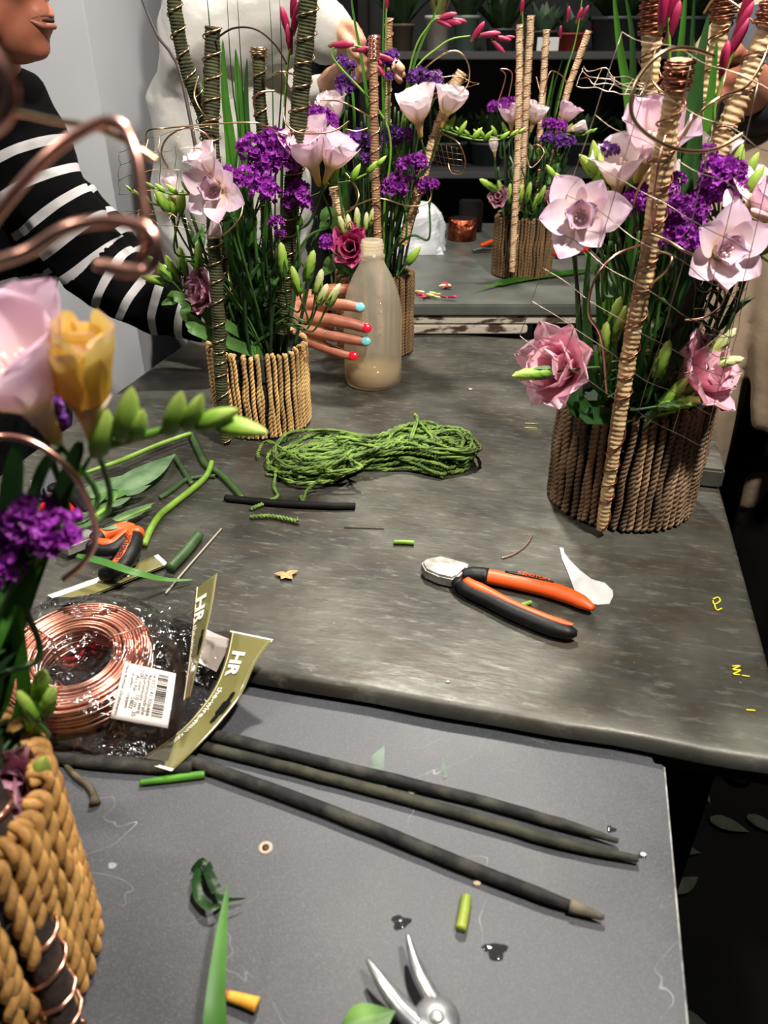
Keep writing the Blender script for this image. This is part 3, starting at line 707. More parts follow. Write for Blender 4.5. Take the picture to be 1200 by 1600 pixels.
def header(t, rows, lenm, wid, edge_m=M_wht, logo=True, slot=True):
    """card folded over the bag top. rows: (inner,outer) world points down the strip"""
    b = MB(); b.patch(lambda u, v: bil(rows, u, v), 8, 28)
    h = b.build('header_card', M_olive, t)
    sm = h.modifiers.new('thick', 'SOLIDIFY'); sm.thickness = .0004
    # lettering: text x -> +v, text y -> +/-u
    S = Matrix(((0, 1/wid, 0, .24), (1/lenm, 0, 0, .60), (0, 0, 1, 0), (0, 0, 0, 1)))
    S2 = Matrix(((0, 1/wid, 0, .36), (1/lenm, 0, 0, .22), (0, 0, 1, 0), (0, 0, 0, 1)))
    link('lettering', on_sheet(text_mesh('the-wire-man.com', M_wht, .0118, 0, bold=.0001), rows, S, .0012), t)
    if logo: link('logo', on_sheet(text_mesh('HR', M_wht, .024, 0, bold=.0010), rows, S2, .0012), t)
    ln = MB(); ln.tube([bil(rows, .07, k/30)+V((0, 0, .0008)) for k in range(31)], .00045, 4); ln.build('printed_line', M_cream, t)
    if slot:
        def sp(u, v): p = bil(rows, u, v); return p+V((0, 0, .0014))
        s = MB(); s.patch(lambda a, q: sp(.74+(.13 if .33 < q < .67 else .065)*(a-.5)*2*(1 if 0.04 < q < .96 else .3), .40+.22*q), 4, 18); s.build('hang_slot', M_ink, t)
# packet 1: bag over the coil, header standing
t = thing('wire_packet', 'clear bag with olive header card and barcode label, holding the copper coil', 'packet', V((cc.x, cc.y, ZB+.003)))
def film(u, v):
    # sheet in the bag frame: u from far left to header, v front to back
    x = -.085+.185*u; y = -.082+.170*v; r = math.hypot(x, y*1.02)
    h = .042*max(0, min(1, (.092-r)/.026))**.6 if r < .092 else 0
    if r < .030: h *= .55+.45*(r/.030)
    wr = .006*mnoise.noise((x*34, y*34, 2))+.004*abs(mnoise.noise((x*70+y*40, y*80, 5)))
    lift = .018*max(0, (u-.8)/.2)
    base = .004 + (.022 if False else 0)
    step = .024*max(0, min(1, (y-.018)/.03))
    return V((cc.x+x, cc.y+y-.02*(u-.5)+.004*mnoise.noise((u*5, v*9, 1)), ZB+base+max(h+wr*(.4+h*12), .0)+max(step-h*.35, 0)+lift+.001))
MB().patch(film, 70, 70).build('clear_film', M_film, t)
H1 = [[(306, 920, .935), (340, 895, .965)], [(302, 965, .935), (331, 950, .96)], [(298, 1010, .932), (319, 1002, .955)], [(293, 1055, .926), (307, 1048, .942)], [(287, 1096, .918), (297, 1090, .928)]]
rows1 = [[pd_ for pd_ in (at(*r[0]), at(*r[1]))] for r in H1]
header(t, rows1, .165, .035, slot=True)
LB = [[(195, 1035, .936), (275, 1053, .932)], [(184, 1078, .931), (269, 1096, .925)], [(172, 1122, .918), (262, 1138, .912)]]
rl = [[at(*r[0]), at(*r[1])] for r in LB]
lab = MB(); lab.patch(lambda u, v: bil(rl, u, v), 8, 8); lb = lab.build('paper_label', M_lab, t); lb.modifiers.new('thick', 'SOLIDIFY').thickness = .0004
bar_ = MB(); rb = random.Random(2); vv = .12
while vv < .82:
    ww = rb.choice((.008, .013, .02)); a0 = vv
    bar_.patch(lambda u, v: bil(rl, .68+.2*u, a0+ww*v)+V((0, 0, .0009)), 2, 1); vv += ww+rb.choice((.008, .012, .018))
sub('barcode', bar_.mesh('barcode', M_ink), lb)
for k, (s, sz) in enumerate((('4 022143 026484', .0048), ('Aluminiumdraht', .0052), ('Aluminium wire', .0052), ('2,00 mm  10 m  35', .0052), ('Art.Nr.  1802', .0050), ('kupfer / copper', .0046), ('Hans Rother Drahtwaren', .0042))):
    S = Matrix(((0, 1/.05, 0, .61-.078*k-(.06 if k == 6 else 0)), (1/.052, 0, 0, .48), (0, 0, 1, 0), (0, 0, 0, 1)))
    sub('lettering', on_sheet(text_mesh(s, M_ink, sz, 0), rl, S, .0009), lb)
# packet 2 below: flat bag, curled header in front
t = thing('wire_packet', 'flat dark packet with curled olive header card and slot, under the coil bag', 'packet', at(290, 1120, ZB))
H2 = [[(360, 986, .925), (427, 1000, .938)], [(352, 1030, .915), (400, 1036, .925)], [(333, 1078, .905), (378, 1084, .910)], [(298, 1125, .900), (345, 1128, .902)], [(258, 1160, .895), (308, 1168, .896)], [(213, 1190, .889), (268, 1206, .889)]]
rows2 = [[at(*r[0]), at(*r[1])] for r in H2]
header(t, rows2, .20, .048)
def film2(u, v):
    a = bil(rows2, 0.02, v); b = V((cc.x-.06, cc.y-.085+.165*(1-v), ZB+.004))
    p = a.lerp(b, u); q = mnoise.noise((u*9, v*12, 8)); p.z = min(p.z, a.z)+.004*abs(q)-.001
    p.z = max(p.z, ZB+.0025 if p.y < .50 else ZB+.0225); return p
MB().patch(film2, 40, 40).build('dark_film', M_film2, t)
e0 = [bil(rows2, u/8, 1.0) for u in range(9)]
MB().patch(lambda u, v: bil(rows2, u, .97+.03*v)+V((0, 0, .0008)), 6, 2).build('white_edge', M_wht, t)
MB().patch(lambda u, v: bil(rows2, u, .0+.02*v)+V((0, 0, .0008)), 6, 2).build('white_edge', M_wht, t)
LB2 = [[(318, 982, .914), (362, 1000, .914)], [(300, 1030, .912), (338, 1050, .908)]]
rl2 = [[at(*r[0]), at(*r[1])] for r in LB2]
x = MB(); x.patch(lambda u, v: bil(rl2, u, v), 4, 4); x.build('paper_label', M_lab, t)
# long packet header behind, under the cutters
t = thing('wire_packet', 'long flat packet with olive and white header strip under the black-gripped cutter', 'packet', at(170, 910, ZT))
H3 = [[(247, 867, .903), (264, 883, .903)], [(190, 888, .903), (212, 904, .903)], [(130, 910, .903), (158, 926, .903)], [(73, 930, .903), (100, 946, .903)]]
rows3 = [[at(*r[0]), at(*r[1])] for r in H3]
b = MB(); b.patch(lambda u, v: bil(rows3, u, v), 4, 20); h = b.build('header_card', M_olive, t); h.modifiers.new('thick', 'SOLIDIFY').thickness = .0006
b = MB(); b.patch(lambda u, v: bil(rows3, .05+.30*u, .45+.55*v)+V((0, 0, .0007)), 2, 10); b.build('white_band', M_wht, t)
b = MB(); b.patch(lambda u, v: bil(rows3, .93+.07*u, v)+V((0, 0, .0007)), 2, 20); b.build('dark_edge', M_ink, t)
b = MB(); b.patch(lambda u, v: bil(rows3, u*.93, .06*v)+V((0, 0, .0007)), 4, 2); b.build('white_edge', M_wht, t)
S = Matrix(((0, 1/.028, 0, .5), (1/.165, 0, 0, .42), (0, 0, 1, 0), (0, 0, 0, 1)))
link('logo', on_sheet(text_mesh('HR', M_wht, .017, 0, bold=.0006), rows3, S, .0012), t)

# ------------------------------------------------------------------ flower parts (shared meshes)
def petal_mesh(name, m, r0, z0, r1, z1, W, p=1.0, q=1.0, cup=.25, ruffle=0, rec=0, nu=6, nv=9, seed=0, tip=0):
    def fn(u, v):
        x = 2*u-1; w = W*max(0, 1-(2*v-1.15)**2*.72)**.5*max(0, 1-v**8)**.5 if v < 1 else W*.10
        if tip: w *= 1-.30*max(0, (v-.62)/.38)**1.6
        r = r0+(r1-r0)*v**p + (rec*max(0, v-.7)**2*6); z = z0+(z1-z0)*v**q - rec*max(0, v-.75)**2*5
        inn = cup*w*x*x
        rf = ruffle*math.sin(x*7+seed)*max(0, v-.45)*1.6 + ruffle*.7*math.sin(x*19+seed*2)*max(0, v-.7)*2
        n_ = mnoise.noise((x*1.5+seed, v*2, seed))*.03
        return V((r-inn*.8+rf*.4+n_, x*w, z+inn*.55+rf+n_))
    return MB().patch(fn, nu, nv).mesh(name, m)
M_frp = mat('freesia_pink', (236, 200, 222), .5, transl=.3, ramp=[(0, (232, 214, 120)), (.25, (244, 224, 224)), (.6, (244, 220, 232)), (1, (232, 196, 222))], rand=.06)
M_frw = mat('freesia_white', (244, 232, 236), .5, transl=.3, ramp=[(0, (226, 206, 110)), (.3, (244, 230, 226)), (1, (244, 226, 236))], rand=.06)
M_fry = mat('freesia_yellow', (238, 204, 84), .5, transl=.3, ramp=[(0, (232, 176, 40)), (.5, (240, 206, 74)), (.85, (244, 222, 140)), (1, (236, 196, 176))], rand=.05)
M_frt = mat('freesia_tube', (232, 200, 90), .5, transl=.25, ramp=[(0, (150, 170, 50)), (.35, (228, 196, 84)), (1, (238, 216, 200))])
M_lis = mat('lisianthus_pink', (232, 156, 190), .55, transl=.42, ramp=[(0, (226, 214, 150)), (.25, (246, 192, 210)), (1, (252, 208, 222))], rand=.05)
M_lisd = mat('lisianthus_dusty', (196, 140, 160), .55, transl=.2, ramp=[(0, (200, 180, 140)), (.3, (186, 124, 148)), (1, (206, 152, 172))], rand=.05)
M_rose = mat('rose_magenta', (196, 66, 128), .5, transl=.2, ramp=[(0, (150, 40, 90)), (.6, (192, 64, 126)), (1, (214, 100, 152))], rand=.05)
M_stat = mat('statice_purple', (176, 58, 188), .6, 0, (112, 28, 132), 220, 2, rand=.18, transl=.2)
M_stat2 = mat('statice_violet', (128, 62, 160), .6, 0, (82, 36, 116), 220, 2, rand=.15, transl=.2)
M_glad = mat('gladiolus_bud', (190, 36, 92), .45, transl=.15, ramp=[(0, (140, 140, 70)), (.22, (140, 30, 66)), (.7, (168, 30, 80)), (1, (196, 70, 110))], rand=.12)
M_bud = mat('green_bud', (150, 186, 66), .5, transl=.2, ramp=[(0, (92, 136, 44)), (.5, (140, 184, 62)), (1, (190, 212, 110))], rand=.12)
M_budp = mat('pale_bud', (206, 214, 140), .5, transl=.2, ramp=[(0, (120, 158, 60)), (.4, (190, 206, 110)), (1, (232, 232, 190))], rand=.08)
M_stem = mat('stem_green', (58, 96, 40), .5, 0, (38, 66, 28), 40, rand=.25)
M_stemd = mat('stem_dark', (34, 62, 32), .5, 0, (22, 42, 22), 40, rand=.3)
M_stemb = mat('stem_bright', (122, 164, 54), .5, 0, (92, 134, 40), 40, rand=.15)
M_blade = mat('blade_green', (72, 128, 38), .45, 0, (52, 100, 32), 12, transl=.3, rand=.2)
M_bladed = mat('blade_dark', (40, 78, 34), .45, 0, (28, 58, 26), 12, transl=.25, rand=.2)
M_leaf = mat('leaf_green', (88, 132, 64), .5, 0, (62, 100, 46), 30, transl=.25, rand=.15)

def tubem(m): return MB().lathe([(.03, 0), (.055, .06), (.07, .2), (.11, .36), (.175, .50)], 12).mesh('flower_tube', m)
FR = {}
for nm, mp in (('pink', M_frp), ('white', M_frw), ('yellow', M_fry)):
    FR[nm, 'open'] = (tubem(M_frt), [petal_mesh('petal', mp, .12, .40, .76, .78, .32, .95, .55, .25, .015, .06, seed=1, tip=1), petal_mesh('petal', mp, .10, .42, .66, .90, .29, .95, .6, .3, .02, .04, seed=2, tip=1), petal_mesh('petal', mp, .04, .45, .26, .90, .24, 1, .8, .5, .07, 0, seed=3)])
    FR[nm, 'cup'] = (tubem(M_frt), [petal_mesh('petal', mp, .13, .38, .46, 1.02, .34, .75, .9, .5, .02, .10, seed=4), petal_mesh('petal', mp, .11, .40, .36, 1.0, .30, .75, .9, .5, .02, .06, seed=5), None])
    FR[nm, 'tight'] = (tubem(M_frt), [petal_mesh('petal', mp, .12, .36, .24, 1.05, .27, .6, .9, .7, .01, .02, seed=6), petal_mesh('petal', mp, .10, .40, .15, 1.02, .24, .6, .9, .8, .01, 0, seed=7), None])
def lis_set(m, k): return [petal_mesh('petal', m, .04, .05, .20, .85, .30, .6, .9, .6, .05, 0, seed=8+k), petal_mesh('petal', m, .05, .04, .42, .80, .36, .75, .8, .5, .075, .05, seed=9+k, nu=12), petal_mesh('petal', m, .06, .02, .68, .62, .40, .9, .7, .4, .085, .10, seed=10+k, nu=12)]
LIS = {'pink': lis_set(M_lis, 0), 'dusty': lis_set(M_lisd, 3), 'rose': lis_set(M_rose, 5)}
def statice_mesh(name, m, seed, n=46):
    r = random.Random(seed); b = MB()
    for i in range(n):
        th = r.uniform(0, 2*PI); ph = math.acos(r.uniform(-.35, 1)); d = V((math.sin(ph)*math.cos(th), math.sin(ph)*math.sin(th)*.8, math.cos(ph)*.75)); c = d*r.uniform(.62, .95)
        q = (d+V((r.uniform(-.4, .4), r.uniform(-.4, .4), r.uniform(-.2, .5)))).normalized(); x = q.orthogonal().normalized(); y = q.cross(x); s = r.uniform(.22, .36); k = 10
        vs = [c]; 
        for j in range(k):
            a = 2*PI*j/k; rr = s*(1 if j % 2 else .72); vs.append(c+(x*math.cos(a)+y*math.sin(a))*rr+q*(s*.55+r.uniform(-.05, .08)+(.06 if j % 2 else 0)))
        for j in range(k): vs.append(c+(x*math.cos(2*PI*j/k)+y*math.sin(2*PI*j/k))*s*.35+q*s*.22)
        fs = [(0, k+1+j, k+1+(j+1) % k) for j in range(k)]+[(k+1+j, 1+j, 1+(j+1) % k, k+1+(j+1) % k) for j in range(k)]
        b._add(vs, fs)
    return b.mesh(name, m, False)
STA = [statice_mesh('floret_cluster', M_stat, 1), statice_mesh('floret_cluster', M_stat, 2), statice_mesh('floret_cluster', M_stat2, 3)]
def bud_mesh(m, pr, twist=0, name='bud'):
    b = MB(); n = len(pr); seg = 10; vs = []; uvs = []
    for i, (r, z) in enumerate(pr):
        for k in range(seg): a = 2*PI*k/seg+twist*z; q = r*(1+.10*math.cos(3*a)); vs.append(V((q*math.cos(a), q*math.sin(a), z))); uvs.append((k/seg, z))
    b._add(vs, [(i*seg+k, i*seg+(k+1) % seg, (i+1)*seg+(k+1) % seg, (i+1)*seg+k) for i in range(n-1) for k in range(seg)], uvs)
    return b.mesh(name, m)
BUDP = [(.02, 0), (.10, .05), (.17, .2), (.19, .4), (.16, .62), (.10, .84), (.02, 1)]
BUDL = [(.03, 0), (.12, .08), (.17, .22), (.16, .45), (.14, .7), (.09, .9), (.01, 1)]
BUD = {'green': bud_mesh(M_bud, BUDP), 'lis': bud_mesh(M_bud, BUDL, 3), 'pale': bud_mesh(M_budp, BUDL, 3), 'glad': bud_mesh(M_glad, [(.02, 0), (.07, .06), (.10, .25), (.13, .5), (.12, .75), (.07, .93), (.01, 1)], 1)}
SEPAL = MB(); leafpatch(SEPAL, (.14, 0, .02), (.05, 0, 1), .55, .12, (1, 0, 0), 0, .1, 4); SEPAL = SEPAL.mesh('sepal', M_stem)

STAM = MB()
for k in range(7):
    a = k*.9; STAM.tube(cr([V((.02*math.cos(a), .02*math.sin(a), .30)), V((.05*math.cos(a), .05*math.sin(a), .55)), V((.09*math.cos(a), .09*math.sin(a), .72+.03*(k % 3)))], 3), [.016, .014, .026], 5)
STAM.ball((0, 0, .56), (.16, .16, .07), 10, 6)  # pale disc added to lighten the shaded bloom centre, no real stamen
STAM = STAM.mesh('stamens', mat('stamen_cream', (240, 216, 214), .5, transl=.2))
class Bk: pass
def stem_to(t, root, p, axis, r=.0018, m=None, bend=.5, name='stem'):
    axis = V(axis).normalized(); L = (p-root).length
    mid = root.lerp(p, .55)+V((0, 0, .10*L)); pre = p-axis*min(.25*L, .05)
    P = cr([root, root.lerp(mid, .5)+V((0, 0, .02*L)), mid.lerp(pre, .35), pre, p], 6)
    MB().tube(P, [r*1.3, r*1.1, r], 6).build(name, m or M_stem, t)
    return P
def rootpt(bk, rr):
    a = rr.uniform(0, 2*PI); q = rr.uniform(.1, .62)*bk.r; return V((bk.c.x+math.cos(a)*q, bk.c.y+math.sin(a)*q, bk.c.z+bk.h*.80))
RF = random.Random(21)
def freesia(bk, x, y, d, axis, size, col='pink', var='open', look='', buds=0, budir=(1, 0, .3)):
    p = aty(x, y, d); ax = V(axis).normalized(); base = p-ax*size*.6; root = rootpt(bk, RF)
    t = thing('freesia', look+' in the '+bk.desc, 'flower', root, 'freesias in the '+bk.desc)
    stem_to(t, root, base, ax, .0016)
    tb, pm = FR[col, var]; roll = RF.uniform(0, 6)
    bl = link('bloom', tb, t, M=axisM(base, ax, size, roll))
    for k in range(6):
        sub('petal', pm[k % 2], bl, Matrix.Rotation(k*PI/3+RF.uniform(-.1, .1), 4, 'Z') @ Matrix.Scale(RF.uniform(.93, 1.07), 4))
    if pm[2]:
        for k in range(5): sub('petal', pm[2], bl, Matrix.Rotation(k*1.256+.3, 4, 'Z') @ Matrix.Scale(RF.uniform(.9, 1.1), 4))
    if var != 'tight': sub('stamens', STAM, bl)
    if buds: budrow(t, base, budir, buds, size*.42)
    return t
def budrow(t, p, dr, n, s, m='green', updir=None):
    dr = V(dr).normalized(); L = s*.75*n; upv = V(updir) if updir else V((0, 0, 1))
    P = cr([p, p+dr*L*.4+V((0, 0, -.05*L)), p+dr*L*.75, p+dr*L+upv*L*.12], 5); MB().tube(P, [.0015, .0012, .0008], 6).build('bud_stalk', M_stemb, t)
    for k in range(n):
        f = (k+.7)/n; q = P[min(int(f*(len(P)-1)), len(P)-1)]
        a = (upv*.9+dr*(.5+f*.6)+V((RF.uniform(-.2, .2), RF.uniform(-.2, .2), 0))).normalized()
        link('bud', BUD[m], t, M=axisM(q, a, s*(1.15-.55*f), RF.uniform(0, 6)))
def budspray(bk, pts, d, look, size=.03, m='lis', group=None, leaves=True):
    """spray of lisianthus buds: pts = (x, y, dirx, diry)"""
    root = rootpt(bk, RF); t = thing('lisianthus_bud_spray', look+' in the '+bk.desc, 'flower bud', root, 'bud sprays in the '+bk.desc)
    for (x, y, ax, ay) in pts:
        p = aty(x, y, d+RF.uniform(-.01, .01)); a = V((ax, -.15, -ay)).normalized(); b = p-a*size*.5
        stem_to(t, root, b, a, .0013)
        bd = link('bud', BUD[m], t, M=axisM(b, a, size*RF.uniform(.85, 1.1), RF.uniform(0, 6)))
        for k in range(4): sub('sepal', SEPAL, bd, Matrix.Rotation(k*PI/2+.3, 4, 'Z'))
    return t
def lisianthus(bk, x, y, d, axis, size, col, look):
    p = aty(x, y, d); ax = V(axis).normalized(); base = p-ax*size*.45; root = rootpt(bk, RF)
    t = thing('lisianthus', look+' in the '+bk.desc, 'flower', root, 'lisianthus in the '+bk.desc)
    stem_to(t, root, base, ax, .0018)
    bl = link('bloom', MB().lathe([(.02, -.04), (.09, .0), (.13, .08), (.10, .12)], 10).mesh('calyx', M_stem), t, M=axisM(base, ax, size, RF.uniform(0, 6)))
    for lay, n in ((0, 5), (1, 7), (2, 8)):
        for k in range(n): sub('petal', LIS[col][lay], bl, Matrix.Rotation(2*PI*k/n+lay*.6+RF.uniform(-.12, .12), 4, 'Z') @ Matrix.Scale(RF.uniform(.92, 1.08), 4))
    return t
def statice(bk, clusters, d, look, kind=0):
    """clusters: (x, y, radius_px)"""
    root = rootpt(bk, RF); t = thing('statice_sprig', look+' in the '+bk.desc, 'flower', root, 'statice in the '+bk.desc)
    x0 = sum(c[0] for c in clusters)/len(clusters); y0 = max(c[1]+c[2] for c in clusters)
    J = aty(x0, y0+20, d); stem_to(t, root, J, (0, 0, 1), .0018)
    for (x, y, r) in clusters:
        p = aty(x, y, d+RF.uniform(-.012, .012)); R = r/FPX*(p-CAM).dot(FW)
        MB().tube(cr([J, J.lerp(p, .5)+V((0, 0, .004)), p], 4), .0013, 5).build('stem', M_stem, t)
        ax = V((RF.uniform(-.3, .3), -.35, 1))
        link('floret_cluster', STA[kind if kind == 2 else RF.randrange(2)], t, M=axisM(p, ax, R*.95, RF.uniform(0, 6)))
    return t
def gladiolus(bk, path, d, buds, look, size=.03, droop=0):
    root = rootpt(bk, RF); t = thing('gladiolus_spike', look+' in the '+bk.desc, 'flower', root, 'magenta spikes in the '+bk.desc)
    P = cr([root]+[aty(x, y, d) for x, y in path], 8); MB().tube(P, [.0022, .0016, .0010], 6).build('stem', M_stemb, t)
    for (x, y, ax, ay, s) in buds:
        p = aty(x, y, d); a = V((ax, -.2, -ay)).normalized(); link('bud', BUD['glad'], t, M=axisM(p-a*s*.5, a, s, RF.uniform(0, 6)))
    return t
def blade_mesh(P, W, facing, wf=None, fold=.25, m=None):
    n = len(P); vs = []; uvs = []
    for i, p in enumerate(P):
        t = (P[min(i+1, n-1)]-P[max(i-1, 0)]).normalized(); s = t.cross(V(facing)); s = s.normalized() if s.length > 1e-4 else V((1, 0, 0)); nn = s.cross(t)
        v = i/(n-1); w = W*(wf(v) if wf else min(1, (1-v)*2.2)**.7*min(1, .5+v*3))
        for k in (-1, -.5, 0, .5, 1): vs.append(p+s*(k*w*.5)+nn*(abs(k)*w*fold*.5)); uvs.append(((k+1)/2, v))
    fs = [(i*5+k, i*5+k+1, (i+1)*5+k+1, (i+1)*5+k) for i in range(n-1) for k in range(4)]
    b = MB(); b._add(vs, fs, uvs); return b.mesh('leaf_blade', m)
def blades(bk, specs, look, name='leaf_spray', W=.012, m=None):
    """specs: list of (path px list, depth, width m)"""
    root = V((bk.c.x, bk.c.y, bk.c.z+bk.h*.8)); t = thing(name, look+' in the '+bk.desc, 'leaves', root)
    for path, d, w in specs:
        P = cr([rootpt(bk, RF)]+[aty(x, y, d) for x, y in path], 7)
        link('leaf_blade', blade_mesh(P, w, TOCAM+V((RF.uniform(-.5, .5), 0, 0)), m=m or (M_blade if RF.random() < .6 else M_bladed)), t)
    return t
def stems(bk, n, top_y, spread, d0, look, ht=.2):
    """bundle of upright dark stems rising out of the basket"""
    root = V((bk.c.x, bk.c.y, bk.c.z+bk.h*.8)); t = thing('stem_bundle', look+' in the '+bk.desc, 'stems', root)
    rr = random.Random(n+int(spread*100))
    for k in range(n):
        a = rr.uniform(0, 2*PI); q = rr.uniform(.0, .8)*bk.r; b = root+V((math.cos(a)*q, math.sin(a)*q, 0)); f = q/bk.r
        hh = ht*rr.uniform(.65, 1.1); top = b+V((math.cos(a)*spread*f+rr.uniform(-.012, .012), math.sin(a)*spread*.5*f, hh)); mid = b.lerp(top, .5)+V((rr.uniform(-.006, .006), rr.uniform(-.006, .006), 0))
        m = M_stemd if rr.random() < .6 else M_stem
        o = MB().tube(cr([b, mid, top], 5), [.0026, .0022, .0016], 6); st = o.build('stem', m, t)
        if rr.random() < .6:
            for j in range(3):
                lb = MB(); f2 = rr.uniform(.2, .95); aa = rr.uniform(0, 2*PI); leafpatch(lb, b.lerp(top, f2), V((math.cos(aa)*.7, math.sin(aa)*.7, 1)), rr.uniform(.03, .055), .011, V((math.cos(aa), math.sin(aa), -.4))*-1, .2, .15, 4)
                sub('leaf', lb.mesh('leaf', M_bladed if rr.random() < .6 else M_blade), st).location = V((0, 0, 0))
    return t
def wire(name, label, pts, r, m=None, cat='wire', n=8, group=None, closed=False):
    """pts: (x, y, d) pixels with their true distance"""
    P = cr([aty(*p) for p in pts], n, closed); o = MB().tube(P, r, 7, closed).build(name, m or M_copd); return tag(o, label, cat, group)
M_gold = mat('gold_wire', (206, 178, 136), .28, 1.0)
M_rust = mat('rusty_glint_net_wire', (96, 76, 60), .35, .9, (200, 186, 168), 40)  # brown is rust; the pale noise patches are painted glints
def net(name, label, c00, c10, c01, c11, nu, nv, bulge, m, r=.00045, jit=.0, skip=None):
    """welded wire netting: bent grid between four corners (x, y, d)"""
    C = [aty(*c) for c in (c00, c10, c01, c11)]; b = MB(); bv = V(bulge)
    def P(u, v): p = C[0].lerp(C[1], u).lerp(C[2].lerp(C[3], u), v); return p+bv*(math.sin(PI*u)*(.6+.4*math.sin(PI*v)))+V((1, 1, 1))*jit*mnoise.noise((u*5, v*5, 9))
    for i in range(nu+1): b.tube([P(i/nu, k/16) for k in range(17)], r, 5)
    for j in range(nv+1): b.tube([P(k/24, j/nv) for k in range(25)], r, 5)
    return tag(b.build(name, m), label, 'netting')
# ------------------------------------------------------------------ baskets
def basket(c, r, h, cordr, mc, desc, label, seed, ncord=None, pitch=.013, name='flower_basket'):
    bk = Bk(); bk.c = V(c); bk.r = r; bk.h = h; bk.desc = desc; rr = random.Random(seed)
    t = thing(name, label, 'basket', bk.c); bk.t = t; ri = r-cordr*1.9
    MB().lathe([(ri*.96, .001), (ri, .006), (ri, h*.95), (ri-.002, h*.95), (ri-.003, h*.80), (.001, h*.80)], 32, c).build('inner_pot', M_dark, t)
    MB().lathe([(ri-.004, h*.79), (ri-.004, h*.815), (.001, h*.83)], 24, c).build('floral_foam', mat('floral_foam', (34, 52, 30), .9, bump=.5), t)
    n = ncord or int(2*PI*(r-cordr)/(cordr*2.12)); vs = []
    for k in range(5):
        rk = random.Random(seed*10+k); pts = []; m_ = 26; dz = rk.uniform(-.004, .003)
        for i in range(m_+1): f = i/m_; pts.append(V((mnoise.noise((f*3, k, seed))*cordr*.5, mnoise.noise((f*3, k+9, seed))*cordr*.9, cordr+(h+dz-cordr*1.4)*f)))
        pts += [V((-cordr*.7, 0, h+dz)), V((-cordr*1.6, 0, h+dz-cordr*.3))]
        vs.append(ply(cr(pts, 4), cordr, pitch*rk.uniform(.85, 1.2), 6, off=.44, rad=.64).mesh('cord', mc))
    for k in range(n):
        a = 2*PI*k/n+rr.uniform(-1.6, 1.6)/n
        M = Matrix.Translation(bk.c+V((math.cos(a), math.sin(a), 0))*(r-cordr)) @ Matrix.Rotation(a, 4, 'Z') @ Matrix.Rotation(rr.uniform(-.035, .035), 4, 'X')
        link('cord', rr.choice(vs), t, M=M)
    for z in (h*.3, h*.7):     # thread holding the cords
        MB().tube([bk.c+V((math.cos(2*PI*k/40)*(r-cordr*1.5), math.sin(2*PI*k/40)*(r-cordr*1.5), z)) for k in range(40)], .0012, 5, True).build('binding_ring', M_dark, t)
    return bk
def post(bk, pts, r, mw, mwire, coil_pitch=.016, ridge=.006, wr=.0008, top_coil=0, name='post', dens=14, coil_from=0.0, ramp_=.055, waver=3.0):
    """stick wrapped in raffia or yarn, wound with wire. pts (x,y,d)"""
    P0 = cr([aty(*p) if not isinstance(p, V) else p for p in pts], 12); L = sum((P0[i+1]-P0[i]).length for i in range(len(P0)-1))
    # resample
    n = max(30, int(L/ridge*6)); acc = [0]
    for i in range(len(P0)-1): acc.append(acc[-1]+(P0[i+1]-P0[i]).length)
    P = []; j = 0
    for k in range(n+1):
        s = L*k/n
        while j < len(acc)-2 and acc[j+1] < s: j += 1
        f = (s-acc[j])/max(acc[j+1]-acc[j], 1e-9); P.append(P0[j].lerp(P0[j+1], f))
    sd = random.Random(int(pts[0][0]*7)) if not isinstance(pts[0], V) else random.Random(3); ph = sd.uniform(0, 9)
    o = MB().tube(P, r, 10, rf=lambda t, a: 1+ramp_*math.sin(2*PI*t*L/ridge+a*.8+ph+waver*mnoise.noise((t*L*60, 2, ph)))+.16*mnoise.noise((t*L*70, math.cos(a)*1.5, ph))).build(name, mw, bk.t)
    # wire helix
    turns = L/coil_pitch; m = int(turns*12); pts2 = []; N_ = V((1, 0, 0)); rr0 = r if not isinstance(r, (list, tuple)) else None
    for k in range(m+1):
        f = coil_from+(1-coil_from)*k/m; x = f*n; i = min(int(x), n-1); p = P[i].lerp(P[i+1], x-i); t = (P[min(i+1, n)]-P[max(i-1, 0)]).normalized()
        N_ = (N_-t*N_.dot(t)).normalized(); B_ = t.cross(N_); q = interp(r, f)*1.16+wr*.5
        ang = 2*PI*turns*f*(1+.06*mnoise.noise((f*7, ph, 1)))
        pts2.append(p+(N_*math.cos(ang)+B_*math.sin(ang))*q)
    link('wire_coil', MB().tube(pts2, wr, 5).mesh('wire_coil', mwire), bk.t).name = 'wire_coil'
    if top_coil:
        pts3 = []; i1 = max(1, int(n*top_coil/L)); turns = top_coil/(wr*2.6); m = int(turns*12)
        for k in range(m+1):
            f = k/m*i1/n; x = f*n; i = min(int(x), n-1); p = P[i].lerp(P[i+1], x-i); t = (P[min(i+1, n)]-P[max(i-1, 0)]).normalized()
            N_ = (N_-t*N_.dot(t)).normalized(); B_ = t.cross(N_); ang = 2*PI*turns*k/m; q = interp(r, f)*(1.25+.15*math.sin(k*.7))+wr
            pts3.append(p+(N_*math.cos(ang)+B_*math.sin(ang))*q)
        link('wire_cap', MB().tube(pts3, wr*1.05, 6).mesh('wire_cap', mwire), bk.t)
    return o

